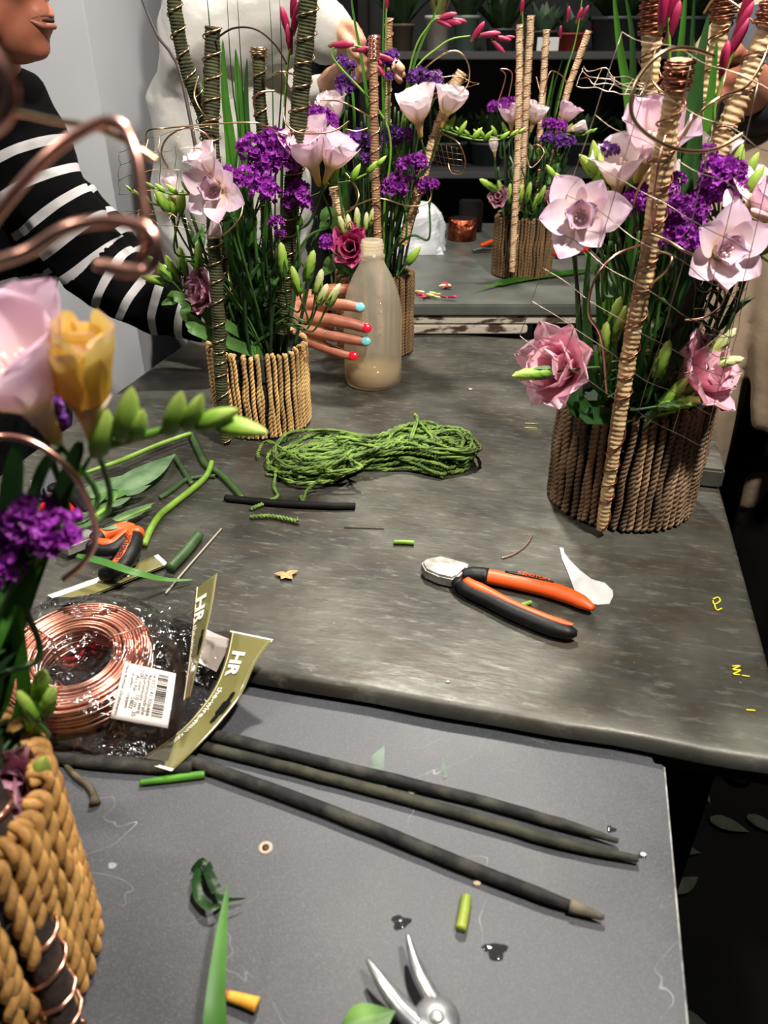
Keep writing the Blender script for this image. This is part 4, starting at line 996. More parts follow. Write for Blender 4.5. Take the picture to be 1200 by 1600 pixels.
# ------------------------------------------------------------------ arrangement A: moss-green posts
M_sgA = mat('seagrass_straw', (210, 174, 116), .7, 0, (140, 104, 58), 70, 5, bump=.5, bscale=300, stretch=(1, 1, .3), rand=.32, dist=.001)
M_sgD = mat('seagrass_brown', (150, 122, 94), .75, 0, (84, 64, 48), 70, 5, bump=.5, bscale=300, stretch=(1, 1, .3), rand=.45, dist=.001)
M_sgB = mat('seagrass_tan', (134, 104, 66), .75, 0, (84, 62, 38), 70, 5, bump=.5, bscale=300, stretch=(1, 1, .3), rand=.25, dist=.001)
M_sgE = mat('seagrass_gold', (206, 160, 92), .65, 0, (140, 98, 48), 90, 6, bump=.8, bscale=260, stretch=(1, 1, .25), rand=.2, dist=.0015)
M_moss = mat('moss_yarn', (72, 74, 40), .85, 0, (40, 42, 22), 60, bump=.6, bscale=200, rand=.1)
M_raf = mat('raffia_wrap', (222, 194, 150), .6, 0, (184, 150, 106), 60, bump=.4, bscale=150, stretch=(1, 1, 2), rand=.06)
M_raf2 = mat('pale_raffia_wrap', (226, 198, 162), .6, 0, (190, 158, 120), 60, bump=.4, bscale=150, rand=.06)
M_copw = mat('dull_copper_wire', (150, 96, 76), .32, 1.0)
M_tan = mat('tan_raffia_wrap', (176, 136, 100), .6, 0, (130, 96, 66), 60, bump=.4, bscale=150, rand=.06)
M_ndark = mat('dark_twig', (58, 46, 38), .7, 0, (38, 30, 26), 40, bump=.4)
TOP = V((0, -.25, 1)); OUTL = V((-.6, -.5, .5)); OUTR = V((.6, -.5, .5)); OUTC = V((0, -.9, .45))

A = basket((-.178, 1.045, ZT), .071, .122, .0031, M_sgA, 'basket with moss-green posts', 'straw-coloured seagrass cord basket with moss-green wrapped posts, beside the bottle', 3)
post(A, [(332, 42, 1.0), (331, 130, .995), (330, 230, .985), (334, 360, .975), (341, 500, .968), (346, 600, .966), (352, 688, .968)], [.0085, .0095, .009, .0085, .0085, .0085], M_moss, M_gold, .022, .0035, .0008)
post(A, [(268, -30, 1.05), (280, 60, 1.05), (297, 125, 1.05), (322, 200, 1.05), (340, 330, 1.03), (352, 520, 1.03)], [.008, .0085, .008, .008], M_moss, M_gold, .022, .0035, .0008)
post(A, [(404, 74, 1.09), (406, 160, 1.09), (412, 240, 1.09), (418, 400, 1.08), (420, 520, 1.06)], [.0075, .008, .008], M_moss, M_gold, .022, .0035, .0008, top_coil=.01)
post(A, [(484, -30, 1.02), (478, 60, 1.02), (470, 140, 1.02), (463, 230, 1.02), (450, 380, 1.03), (440, 520, 1.03)], [.010, .0105, .010, .009], M_moss, M_gold, .024, .0035, .0008)
stems(A, 46, 0, .05, 1, 'dense bundle of dark green flower stems', .19)
freesia(A, 336, 296, .945, (-.15, -1, .1), .050, 'pink', 'open', 'pale pink open freesia below the front post')
freesia(A, 322, 258, .950, (-.3, -.4, 1), .046, 'white', 'cup', 'cream-white upright freesia cup against the front post', 5, (-1, -.2, -.1))
freesia(A, 484, 242, 1.0, (-.25, -.35, 1), .066, 'pink', 'cup', 'large pale pink freesia cup leaning left')
freesia(A, 522, 246, 1.0, (.45, -.25, 1), .058, 'pink', 'cup', 'large pale pink freesia cup leaning right', 4, (.8, -.1, .2))
freesia(A, 270, 298, .99, (-.2, -.2, 1), .036, 'white', 'tight', 'closed white freesia among green buds at the net', 5, (-1, -.2, .3))
freesia(A, 336, 350, .965, (0, -.6, -1), .030, 'white', 'tight', 'small white hanging freesia petal cup')
budspray(A, [(252, 312, -.4, -1), (268, 318, 0, -1), (284, 312, .3, -1)], .985, 'trio of bright green buds under the closed white freesia', .034, 'green')
statice(A, [(392, 232, 26), (428, 226, 28), (444, 250, 26), (412, 256, 28)], 1.0, 'deep purple statice head at the centre')
statice(A, [(362, 280, 24), (388, 278, 22), (412, 294, 24), (424, 302, 18)], .985, 'purple statice head spilling beside the pale pink freesia', 1)
statice(A, [(466, 300, 22), (478, 318, 14), (450, 318, 12)], 1.01, 'small purple statice head under the large freesia cups')
statice(A, [(432, 348, 14), (438, 366, 10)], .99, 'tiny pinkish-purple statice tip low among the stems')
statice(A, [(496, 184, 22), (516, 190, 16)], 1.06, 'bright purple statice head above the large freesia cups')
lisianthus(A, 316, 456, .99, (-.6, -.7, .3), .040, 'dusty', 'dusty pink lisianthus tucked at the rim')
budspray(A, [(240, 436, -.9, -.3), (250, 420, -.6, -.8), (268, 418, -.3, -1), (284, 408, 0, -1), (310, 400, .1, -1)], .99, 'slim green buds reaching over the striped sleeve', .040, 'lis')
budspray(A, [(441, 408, 0, -1), (484, 418, .3, -1), (462, 438, -.2, -1)], .98, 'upright spray of plump green buds above the rim', .040, 'lis')
budspray(A, [(505, 458, .5, -1), (522, 460, .6, -1), (498, 440, .3, -1)], 1.0, 'spray of pale buds leaning toward the hand', .040, 'pale')
blades(A, [([(360, 380), (362, 250), (352, 150), (348, 60)], 1.06, .014), ([(378, 380), (382, 250), (374, 150), (368, 75)], 1.06, .015), ([(392, 380), (388, 260), (384, 170), (386, 90)], 1.08, .012), ([(360, 400), (365, 300), (372, 230)], .98, .010), ([(412, 400), (420, 300), (428, 200)], 1.05, .008)], 'broad sword-shaped green leaves')
blades(A, [([(350, 300), (335, 120), (322, -20)], 1.04, .003), ([(380, 300), (362, 120), (354, -20)], 1.04, .002), ([(390, 300), (378, 120), (370, -20)], 1.05, .002), ([(420, 300), (426, 120), (420, -20)], 1.05, .002), ([(430, 300), (440, 130), (436, -20)], 1.05, .002), ([(350, 330), (335, 220), (330, 150), (345, 120)], 1.0, .002)], 'thin dark grass blades', 'grass_spray', m=M_bladed)
blades(A, [([(290, 470), (268, 470), (252, 476)], .985, .014), ([(300, 500), (292, 480), (280, 470)], .98, .016), ([(318, 520), (300, 510), (290, 505)], .975, .016), ([(330, 500), (312, 480), (300, 455)], .99, .014)], 'grey-green leaves drooping over the left rim', m=M_leaf)
gladiolus(A, [(440, 300), (448, 120), (456, 60), (462, -20)], 1.04, [(446, 36, -.2, -1, .034), (462, 30, .3, -1, .036), (452, 62, -.05, -1, .032), (458, 6, .2, -1, .030)], 'magenta gladiolus spike beside the stoutest moss post')
gladiolus(A, [(330, 300), (318, 150), (320, 118)], 1.06, [(320, 116, 0, -1, .016)], 'single tiny magenta bud on a thin stalk')
gl = 'wire loops on the moss-green posts'
GL = ['copper wire hoop at the fine netting beside the moss posts', 'dark wire arch over the tops of the moss posts', 'gold wire arc under the stoutest moss post', 'gold wire hook on the thinnest moss post', 'long flat gold wire running across all moss posts', 'gold wire curve round the hanging white freesia', 'small gold wire arc between two moss posts', 'gold wire bow beside the leaning moss post', 'gold wire curl right of the large freesia cups']
for i, pts in enumerate(([(262, 262, .99), (252, 240, .98), (262, 215, .97), (290, 200, .965), (320, 208, .968), (335, 230, .97)], [(338, 60, .99), (365, 44, .97), (400, 46, .96), (430, 70, .965), (448, 100, .98)], [(445, 160, 1.0), (445, 190, .97), (470, 208, .965), (520, 205, .97), (545, 190, 1.0)], [(402, 180, 1.06), (396, 160, 1.03), (405, 145, 1.02), (430, 142, 1.03)], [(228, 222, .98), (232, 204, .97), (262, 200, .96), (330, 194, .97), (400, 192, .98), (430, 204, 1.0), (455, 214, 1.0)],
        [(380, 310, .97), (375, 340, .955), (350, 366, .95), (325, 372, .955), (330, 358, .97)], [(420, 120, 1.0), (438, 112, .97), (462, 118, .98)], [(310, 120, 1.0), (304, 150, .98), (316, 176, .975), (330, 186, .98)], [(540, 270, 1.02), (560, 300, .99), (552, 325, .985), (520, 340, 1.0)])):
    wire('wire_loop', GL[i], pts, .0011 if i != 4 else .0009, M_gold if i not in (0, 1) else M_ndark if i == 1 else M_copd, group=gl)
net('wire_netting', 'fine open wire netting curling out to the left of the moss-green posts', (186, 238, .97), (330, 196, .97), (186, 304, .96), (330, 304, .965), 6, 3, (0, -.02, .01), M_gold, .00035, .004)
net('wire_netting', 'lower strip of fine wire netting above the striped sleeve', (196, 346, .97), (330, 372, .96), (196, 330, .985), (320, 352, .975), 5, 2, (0, -.02, .015), M_gold, .00035, .004)
tw = tag(MB().tube(cr([aty(222, 0, 1.3), aty(246, 55, 1.25), aty(268, 85, 1.2), aty(285, 128, 1.15), aty(320, 300, 1.09), aty(370, 520, 1.07)], 8), [.0018, .0022, .003], 6).build('bare_twig', M_ndark), 'thin bare dark twig rising beside the leaning moss post', 'twig')

# ------------------------------------------------------------------ arrangement B behind the bottle
B = basket((-.016, 1.365, ZT), .070, .138, .0032, M_sgB, 'basket behind the bottle', 'tan seagrass cord basket standing behind the plastic bottle', 5)
post(B, [(585, 56, 1.29), (584, 130, 1.285), (586, 250, 1.285), (589, 340, 1.285), (592, 420, 1.285), (594, 520, 1.285)], [.006, .0065, .0065, .006], M_tan, M_copd, .020, .004, .0008, top_coil=.03)
post(B, [(722, 112, 1.34), (708, 140, 1.34), (680, 215, 1.34), (655, 290, 1.34), (630, 380, 1.35)], [.0085, .0085, .008], M_raf, M_copd, .022, .005, .0008)
post(B, [(608, 28, 1.42), (606, 100, 1.42), (604, 200, 1.42), (600, 420, 1.40)], [.006, .0065], M_tan, M_copd, .02, .004, .0008)
post(B, [(522, 292, 1.36), (530, 330, 1.36), (545, 400, 1.35)], [.0085, .0085], M_raf, M_copd, .02, .004, .0008)
stems(B, 42, 0, .06, 1, 'dense bundle of green flower stems', .26)
freesia(B, 652, 176, 1.30, (-.2, -.35, 1), .066, 'white', 'cup', 'white freesia cup with yellow throat')
freesia(B, 700, 166, 1.31, (.3, -.2, 1), .056, 'white', 'cup', 'slim white freesia cup beside the leaning tan post', 7, (1, -.1, -.15))
freesia(B, 520, 175, 1.33, (-.2, -.2, 1), .055, 'white', 'cup', 'pale freesia cup above purple statice')
statice(B, [(540, 132, 20), (536, 98, 12), (548, 104, 10)], 1.34, 'dark violet statice near the brown post', 2)
statice(B, [(652, 120, 16), (674, 126, 18), (690, 140, 10)], 1.35, 'mauve statice above the white freesia', 2)
statice(B, [(556, 220, 20), (578, 230, 20), (572, 246, 12)], 1.31, 'dark purple statice left of the tan post', 2)
statice(B, [(612, 216, 20), (632, 212, 14)], 1.33, 'dark purple statice right of the brown post', 2)
statice(B, [(640, 262, 22), (654, 252, 16), (615, 290, 22), (630, 296, 14)], 1.30, 'rich purple statice beside the leaning tan post')
statice(B, [(664, 290, 16), (678, 288, 10)], 1.30, 'small purple statice below the leaning tan post')
statice(B, [(602, 100, 12), (612, 90, 14), (608, 120, 10)], 1.36, 'mauve statice behind the magenta buds', 2)
statice(B, [(512, 380, 16), (526, 376, 12)], 1.28, 'bright purple statice beside the magenta rose')
lisianthus(B, 548, 386, 1.275, (-.1, -1, .35), .046, 'rose', 'magenta-pink rosette bloom')
budspray(B, [(545, 348, -.1, -1), (558, 342, 0, -1), (572, 344, .1, -1), (534, 350, -.3, -1), (582, 336, .2, -1)], 1.28, 'cluster of yellow-green buds above the magenta rosette', .036, 'pale')
budspray(B, [(647, 398, .6, -.8)], 1.30, 'single green pointed bud over the right rim', .042, 'green')
gladiolus(B, [(600, 330), (606, 200), (520, 90), (545, 72), (575, 78), (600, 95)], 1.30, [(533, 70, .9, -.05, .040), (568, 78, .9, 0, .036), (582, 90, .7, .4, .034), (590, 104, .5, .6, .034), (600, 90, .9, .2, .030)], 'arching magenta bud spike over the brown post')
gladiolus(B, [(612, 330), (640, 110), (670, 40), (690, 28)], 1.36, [(697, 26, .8, -.2, .034), (704, 34, .9, .1, .034), (715, 32, .9, .1, .028), (692, 36, .8, .3, .028)], 'pink bud spike nodding before the cream pot')
gladiolus(B, [(620, 330), (636, 140), (690, 70), (735, 56)], 1.36, [(746, 50, .5, -.7, .034), (764, 54, .9, -.1, .036), (784, 60, .9, .15, .030), (778, 72, .6, .5, .028), (796, 58, 1, 0, .018)], 'magenta bud spike nodding before the shelf')
gladiolus(B, [(596, 330), (602, 100), (604, -10)], 1.38, [(604, 4, 0, -1, .025)], 'tall spike with one pink tip, rising past the frame')
blades(B, [([(580, 330), (574, 160), (552, 20), (548, -20)], 1.36, .005), ([(620, 330), (640, 130), (680, 20), (700, -20)], 1.36, .004), ([(600, 330), (598, 120), (600, -20)], 1.36, .005), ([(628, 330), (636, 200), (650, 90)], 1.36, .005), ([(560, 330), (552, 160), (540, 60)], 1.38, .006), ([(540, 330), (540, 200), (545, 150)], 1.36, .010)], 'thin upright grass-green leaves', 'grass_spray')
blades(B, [([(520, 340), (508, 350), (500, 360)], 1.30, .022), ([(530, 410), (512, 420), (505, 430)], 1.28, .022), ([(536, 400), (530, 410), (534, 430)], 1.275, .024)], 'dark green leaves round the magenta rosette', m=M_leaf)
cw = 'wire loops on the basket behind the bottle'
BL = ['gold wire arch over the white freesia behind the bottle', 'gold wire curl framing the netting on the leaning tan post', 'gold wire running from the purple statice to the brown post', 'gold wire sweeping low round the posts behind the bottle', 'short gold wire bit beside the brown post']
for i, pts in enumerate(([(660, 110, 1.33), (690, 86, 1.30), (715, 80, 1.30), (732, 100, 1.30), (732, 130, 1.31), (716, 148, 1.32)], [(690, 208, 1.33), (715, 222, 1.30), (727, 250, 1.30), (722, 270, 1.30), (706, 270, 1.31), (700, 255, 1.32)], [(500, 158, 1.32), (530, 158, 1.29), (560, 172, 1.28), (590, 190, 1.29)], [(548, 325, 1.30), (590, 310, 1.27), (640, 322, 1.28), (672, 312, 1.29), (668, 270, 1.30)], [(590, 195, 1.3), (560, 205, 1.28), (540, 202, 1.28)])):
    wire('wire_loop', BL[i], pts, .0012, M_gold, group=cw)
net('wire_netting', 'small scrap of fine wire netting hanging on the leaning tan post', (672, 222, 1.33), (722, 232, 1.30), (685, 262, 1.33), (722, 268, 1.30), 6, 4, (0, -.01, 0), M_gold, .00035)
net('wire_netting', 'wispy wire netting above the white freesia', (640, 118, 1.34), (750, 130, 1.33), (618, 200, 1.35), (690, 150, 1.34), 6, 3, (0, -.01, .01), M_gold, .0003, .006)

# ------------------------------------------------------------------ arrangement C on the far table
C = basket((.293, 1.675, ZF), .064, .118, .0029, M_sgB, 'basket with pale posts', 'tan cord basket with pale wrapped posts on the back table', 7)
post(C, [(812, 38, 1.60), (811, 130, 1.60), (809, 240, 1.60), (805, 330, 1.602), (800, 424, 1.606)], [.006, .0065, .0065, .006], M_raf2, M_copd, .020, .004, .0007)
post(C, [(830, 24, 1.64), (824, 130, 1.64), (818, 240, 1.64), (812, 330, 1.65)], [.0065, .0068, .0065], M_raf2, M_copd, .020, .004, .0007)
post(C, [(854, 46, 1.72), (849, 130, 1.72), (842, 240, 1.70), (836, 330, 1.69)], [.0065, .0065], M_raf2, M_copd, .020, .004, .0007)
post(C, [(920, 48, 1.69), (905, 90, 1.69), (880, 170, 1.69), (850, 330, 1.69)], [.006, .0065, .0065], M_raf2, M_copd, .020, .004, .0007)
stems(C, 36, 0, .05, 1, 'bundle of green flower stems', .16)
freesia(C, 798, 182, 1.62, (-.2, -.3, 1), .052, 'pink', 'cup', 'pale pink freesia cup touching the front pale posts', 8, (-1, -.1, 0))
freesia(C, 836, 182, 1.66, (.2, -.2, 1), .052, 'white', 'cup', 'white freesia cup between the pale posts')
freesia(C, 886, 180, 1.66, (.35, -.2, 1), .052, 'pink', 'cup', 'pale pink freesia cup beside the leaning pale post', 4, (1, -.1, -.1))
freesia(C, 900, 200, 1.64, (.8, -.2, .3), .04, 'white', 'tight', 'small white freesia bud pointing outward')
freesia(C, 772, 230, 1.62, (-.2, -.3, 1), .034, 'white', 'tight', 'small white freesia low on the left of the posts')
statice(C, [(772, 168, 12), (786, 164, 12), (798, 160, 10)], 1.64, 'flat purple statice head left of the pale posts')
statice(C, [(860, 196, 14), (876, 198, 12)], 1.64, 'purple statice between the leaning and upright pale posts')
statice(C, [(856, 218, 12), (876, 220, 14), (890, 222, 10)], 1.62, 'violet statice row under the leaning pale post', 2)
budspray(C, [(764, 290, -.8, -.5), (782, 296, -.3, -.8), (797, 302, -.1, -1), (812, 306, .1, -1), (826, 300, .1, -1), (838, 314, .2, -1), (846, 304, .3, -1)], 1.615, 'ring of green buds over the rim', .040, 'lis')
lisianthus(C, 780, 308, 1.615, (-.4, -.8, .4), .030, 'dusty', 'dusty pink half-open bloom at the rim')
lisianthus(C, 862, 312, 1.63, (.4, -.6, .5), .030, 'dusty', 'mauve half-open bloom at the far rim')
gladiolus(C, [(850, 260), (880, 130), (900, 60), (912, -20)], 1.70, [(888, 22, 0, -1, .026), (905, 24, .3, -1, .028), (914, 20, .4, -1, .026), (876, 50, -.1, -1, .022)], 'pink-tipped bud spike')
gladiolus(C, [(820, 260), (818, 130), (816, -20)], 1.68, [(816, 10, 0, -1, .03)], 'single magenta-tipped spike')
blades(C, [([(845, 260), (862, 150), (880, 90)], 1.70, .006), ([(850, 260), (872, 150), (900, 60)], 1.70, .006), ([(836, 260), (856, 160), (866, 110)], 1.70, .007)], 'narrow green leaves')
cw = 'thin pinkish wire loop around the pale posts'
for pts in ([(778, 160, 1.62), (790, 120, 1.60), (782, 108, 1.59), (800, 114, 1.59), (795, 150, 1.61)], [(838, 120, 1.66), (848, 150, 1.64), (860, 112, 1.64), (880, 120, 1.66), (886, 132, 1.67)], [(822, 240, 1.62), (830, 262, 1.60), (850, 240, 1.60), (840, 226, 1.61), (824, 232, 1.62)]):
    wire('wire_loop', cw, pts, .0010, M_copd, group=cw)

# ------------------------------------------------------------------ arrangement D: raffia posts at the table corner
D = basket((.288, .818, ZT), .0875, .142, .0039, M_sgD, 'basket with raffia posts', 'brown seagrass cord basket with raffia-wrapped posts on the zinc table corner', 9)
post(D, [(1064, 92, .70), (1050, 170, .705), (1037, 240, .71), (1015, 390, .72), (985, 540, .727), (966, 660, .729), (950, 760, .728), (940, 826, .730)], [.0080, .0088, .0084, .0080, .0076, .0070, .0062], M_raf, M_copw, .030, .0055, .0009, top_coil=.022)
post(D, [(1026, -60, .83), (1022, 20, .83), (1016, 100, .83), (1010, 195, .83), (1010, 330, .82), (1008, 600, .80)], [.0090, .0090, .0086], M_raf, M_copw, .030, .0055, .0009, top_coil=.055)
post(D, [(1136, -25, .88), (1125, 50, .88), (1105, 150, .88), (1080, 290, .87), (1040, 440, .86), (1012, 545, .85), (1000, 620, .84)], [.0086, .0086, .0082], M_raf, M_copw, .030, .0055, .0009, top_coil=.03)
post(D, [(1215, 0, .80), (1195, 55, .80), (1165, 130, .80), (1130, 215, .80), (1100, 290, .80), (1070, 400, .80), (1040, 620, .81)], [.0094, .0094, .0090, .0084], M_raf, M_copw, .030, .0055, .0009, top_coil=.02)
stems(D, 60, 0, .06, 1, 'dense bundle of dark green flower stems', .20)
freesia(D, 908, 338, .715, (-.25, -1, .25), .050, 'pink', 'open', 'large pale pink open double freesia at the netting edge')
freesia(D, 1130, 392, .705, (.1, -1, .35), .052, 'pink', 'open', 'large pale pink open double freesia above the right rim')
freesia(D, 1016, 228, .78, (.05, -.55, .9), .074, 'pink', 'cup', 'deep pink freesia cup behind the copper ring')
freesia(D, 966, 268, .765, (-.2, -.4, 1), .056, 'white', 'cup', 'yellow-throated cream freesia cup', 4, (-1, -.1, .3))
freesia(D, 1192, 322, .75, (.1, -.5, .9), .066, 'pink', 'open', 'pale pink freesia leaning out beside the outermost post', 4, (.6, -.2, -.3))
freesia(D, 1062, 300, .80, (0, -.5, .9), .055, 'white', 'cup', 'white freesia half hidden behind the tallest front post')
freesia(D, 1110, 240, .83, (.2, -.4, 1), .05, 'white', 'cup', 'white freesia behind the outermost raffia post')
statice(D, [(1120, 268, 30), (1140, 290, 30), (1108, 300, 28), (1130, 318, 26), (1088, 320, 24), (1150, 266, 20)], .765, 'big magenta-purple statice head between the raffia posts')
statice(D, [(1062, 326, 26), (1048, 344, 22), (1080, 340, 24)], .74, 'dark purple statice right of the front post', 1)
statice(D, [(1066, 372, 28), (1092, 382, 22), (1050, 364, 16), (1036, 376, 12)], .72, 'purple statice below the front freesia', 1)
statice(D, [(1000, 305, 22), (985, 320, 20), (1012, 322, 16)], .755, 'purple statice left of the front post')
statice(D, [(952, 236, 16), (936, 240, 14), (925, 250, 10)], .78, 'small violet statice spike over the cream freesia', 2)
statice(D, [(960, 318, 16), (948, 342, 14)], .77, 'shadowed violet statice behind the open freesia', 2)
statice(D, [(1046, 292, 18), (1060, 280, 14)], .77, 'bright magenta statice tip touching the front post')
statice(D, [(1108, 236, 14), (1114, 228, 10)], .80, 'small magenta statice tip high between posts')
budspray(D, [(922, 260, -.7, -.6), (938, 272, -.2, -1), (930, 248, -.3, -1)], .765, 'plump green bud trio beside the cream freesia', .034, 'green')
budspray(D, [(1152, 256, 0, -1), (1172, 262, .3, -1), (1176, 284, .4, -.9), (1160, 284, .2, -1), (1186, 290, .5, -.8)], .77, 'tight cluster of bright green buds beside the big statice', .032, 'green')
budspray(D, [(1192, 366, .6, -.6), (1198, 388, .7, -.3)], .73, 'dark green buds below the outermost freesia', .024, 'green')
lisianthus(D, 872, 574, .735, (-.75, -.6, .4), .058, 'pink', 'pink ruffled lisianthus leaning over the left rim')
lisianthus(D, 1096, 582, .745, (.6, -.55, .6), .060, 'pink', 'pink ruffled lisianthus leaning over the right rim')
budspray(D, [(835, 584, -1, .05)], .71, 'slim green bud pointing out past the pink lisianthus', .040, 'lis')
budspray(D, [(946, 528, -.1, -1), (964, 512, .2, -1), (946, 560, -.2, -1), (962, 490, .1, -1)], .745, 'upright green buds left of the front post', .040, 'lis')
budspray(D, [(1122, 542, .6, -1), (1134, 566, 1, -.3)], .74, 'two yellow-green buds above the right lisianthus', .040, 'pale')
budspray(D, [(1050, 618, .4, -.8), (1070, 612, .5, -.7), (1062, 630, .8, -.2), (1040, 640, .6, -.3), (1084, 600, .5, -.8), (1036, 560, .1, -1)], .73, 'spray of yellow-green buds over the front rim', .042, 'lis')
blades(D, [([(985, 300), (985, 180), (968, 70), (958, -20)], .80, .009), ([(1000, 300), (990, 160), (988, 60), (975, -20)], .80, .007), ([(1080, 400), (1082, 240), (1090, 120), (1108, 20)], .79, .016), ([(1070, 400), (1072, 260), (1080, 160), (1085, 60)], .77, .012), ([(1092, 400), (1096, 260), (1112, 130), (1120, 60)], .82, .012), ([(1060, 300), (1058, 150), (1068, 30), (1072, -20)], .83, .007), ([(1075, 300), (1080, 100), (1086, -20)], .84, .006), ([(1054, 300), (1046, 120), (1046, 20)], .84, .006)], 'tall sword-shaped green leaves')
blades(D, [([(930, 600), (916, 480), (922, 380)], .76, .010), ([(950, 600), (938, 500), (930, 420)], .76, .009), ([(1050, 560), (1070, 460), (1094, 420)], .75, .012), ([(1030, 600), (1060, 520), (1086, 470)], .74, .008), ([(1000, 600), (1012, 500), (1030, 420)], .77, .010), ([(906, 640), (900, 610), (890, 600)], .745, .020), ([(930, 650), (915, 640), (905, 612)], .735, .018)], 'dark green lower leaves', m=M_bladed)
gladiolus(D, [(1040, 300), (1046, 120), (1044, 20), (1040, -30)], .80, [(1036, 14, -.1, -1, .036), (1052, 36, .1, -1, .034), (1050, 8, .2, -1, .034)], 'dark magenta gladiolus spike against the tallest raffia post')
gladiolus(D, [(1100, 300), (1118, 160), (1150, 70), (1176, -30)], .82, [(1132, 96, -.1, -1, .034), (1152, 62, .3, -1, .036), (1160, 34, .3, -1, .034), (1168, 4, .3, -1, .034)], 'wine-red gladiolus spike between the two outer posts')
tag(MB().tube(cr([aty(1098, 418, .735), aty(1084, 450, .74), aty(1062, 500, .745), aty(1036, 580, .77)], 6), [.0034, .0042, .0042], 7).build('bare_twig', M_ndark), 'thick dark twig leaning under the right open freesia', 'twig')
wire('wire_ring', 'large copper wire ring looping across the raffia posts', [(1115, 88, .72), (1078, 76, .70), (1040, 80, .685), (1005, 110, .68), (987, 150, .675), (992, 190, .672), (1030, 222, .672), (1075, 236, .68), (1120, 232, .69), (1162, 208, .70)], .0016, M_gold)
cw = 'wire loops on the raffia-post basket'
DL = ['long copper wire strand rising to the outermost raffia post', 'pale wire bow hanging left of the front raffia post', 'copper wire from the front raffia post to the open freesia', 'small wire hook right of the front raffia post', 'dark wire hook under the right open freesia', 'copper wire strand running down the front raffia post', 'short wire bend on the tallest raffia post', 'copper wire arc joining the tops of the outer posts', 'short wire curve left of the front raffia post']
for i, pts in enumerate(([(1062, 218, .70), (1090, 180, .68), (1125, 152, .68), (1165, 136, .70), (1190, 100, .73), (1205, 60, .75)], [(1010, 380, .71), (960, 400, .69), (928, 440, .685), (920, 490, .69), (940, 530, .70), (948, 616, .72)], [(1010, 362, .715), (1040, 374, .70), (1066, 390, .69), (1082, 398, .69)], [(1010, 450, .72), (1040, 424, .70), (1050, 404, .70), (1040, 394, .71), (1020, 398, .715)], [(1105, 426, .715), (1130, 450, .70), (1128, 476, .70), (1100, 496, .70), (1070, 500, .71)], [(1040, 210, .70), (1028, 260, .69), (1018, 330, .70), (1020, 360, .71), (1026, 320, .70)], [(1020, 90, .81), (1018, 120, .79), (1030, 140, .78), (1050, 150, .78)], [(1100, 20, .86), (1120, -5, .84), (1150, 8, .83), (1172, 30, .82), (1188, 40, .81)], [(990, 320, .735), (1000, 290, .72), (1022, 262, .71)])):
    wire('wire_loop', DL[i], pts, .0012, M_copd if RF.random() < .5 else M_gold, group=cw)
net('wire_netting', 'square rusty wire netting standing before the raffia-post basket', (972, 50, .74), (1230, 150, .66), (812, 525, .70), (1100, 700, .70), 5, 8, (.0, -.03, .0), M_rust, .00036, .003)
net('wire_netting', 'short flap of dark wire netting sticking out beside the open freesia', (912, 104, .80), (1010, 130, .76), (900, 134, .78), (1000, 150, .74), 4, 3, (0, -.01, 0), M_rust, .00036, .004)
net('wire_netting', 'bent end of wire netting curling past the right lisianthus', (1086, 418, .72), (1176, 410, .74), (1084, 540, .72), (1142, 560, .74), 3, 4, (0, -.02, 0), M_rust, .00032, .003)

# ------------------------------------------------------------------ arrangement E: nearest basket
E_ = basket((-.262, .262, ZB), .0850, .150, .0050, M_sgE, 'basket with bare branch post', 'golden seagrass cord basket with a bare dark branch post, beside the wire packets', 13, pitch=.030)
M_bark = mat('dark_branch_bark', (58, 46, 40), .8, 0, (34, 26, 22), 60, bump=.8, bscale=160)
bp_ = lambda x, y, z: at(x, y, z)
post(E_, [at(-60, 1150, 1.07), at(-5, 1290, 1.03), at(30, 1380, .99), at(66, 1480, .95), at(100, 1590, .90), at(108, 1620, .887)], [.0085, .0088, .0088, .0088], M_bark, M_cop, .020, .03, .0014, ramp_=.05)
stems(E_, 30, 0, .05, 1, 'bundle of green flower stems', .16)
freesia(E_, 30, 590, .335, (-.1, -.35, 1), .072, 'pink', 'cup', 'large pale pink freesia cup beside the yellow one')
t = freesia(E_, 132, 600, .335, (.15, -.30, 1), .064, 'yellow', 'tight', 'yellow-gold half-open freesia bloom')
p0 = aty(150, 700, .335)
MB().tube(cr([p0, aty(210, 685, .335), aty(270, 668, .335), aty(330, 655, .335), aty(410, 672, .335)], 6), [.0026, .0022, .0016, .001], 7).build('bud_stalk', M_stemb, t)
for (x0, y0, x1, y1, w_, mm) in ((190, 690, 206, 605, 1.15, 'green'), (208, 690, 224, 640, 1, 'green'), (262, 680, 284, 612, 1, 'green'), (290, 672, 316, 616, .9, 'green'), (305, 668, 372, 640, .8, 'green'), (330, 662, 418, 676, .8, 'green'), (150, 715, 168, 640, .8, 'green')):
    a, b = aty(x0, y0, .335), aty(x1, y1, .33); link('bud', BUD[mm], t, M=axisM(a, b-a, (b-a).length, 1.0))
statice(E_, [(10, 820, 52), (50, 812, 46), (90, 832, 44), (28, 862, 48), (4, 880, 44)], .33, 'bright purple statice head over the copper coil')
statice(E_, [(66, 640, 30), (84, 655, 26)], .345, 'dark purple statice peeking between the two large freesias', 2)
budspray(E_, [(62, 1075, .4, -1), (40, 1100, -.1, -1), (76, 1095, .5, -1), (52, 1130, .2, -1)], .315, 'cluster of green buds above the near rim', .030, 'lis')
lisianthus(E_, 14, 1235, .29, (.2, -.8, .5), .036, 'dusty', 'mauve lisianthus hanging over the near rim')
budspray(E_, [(16, 1290, -.1, .3), (62, 1205, .5, -.9)], .285, 'lime-green buds beside the mauve lisianthus', .030, 'green')
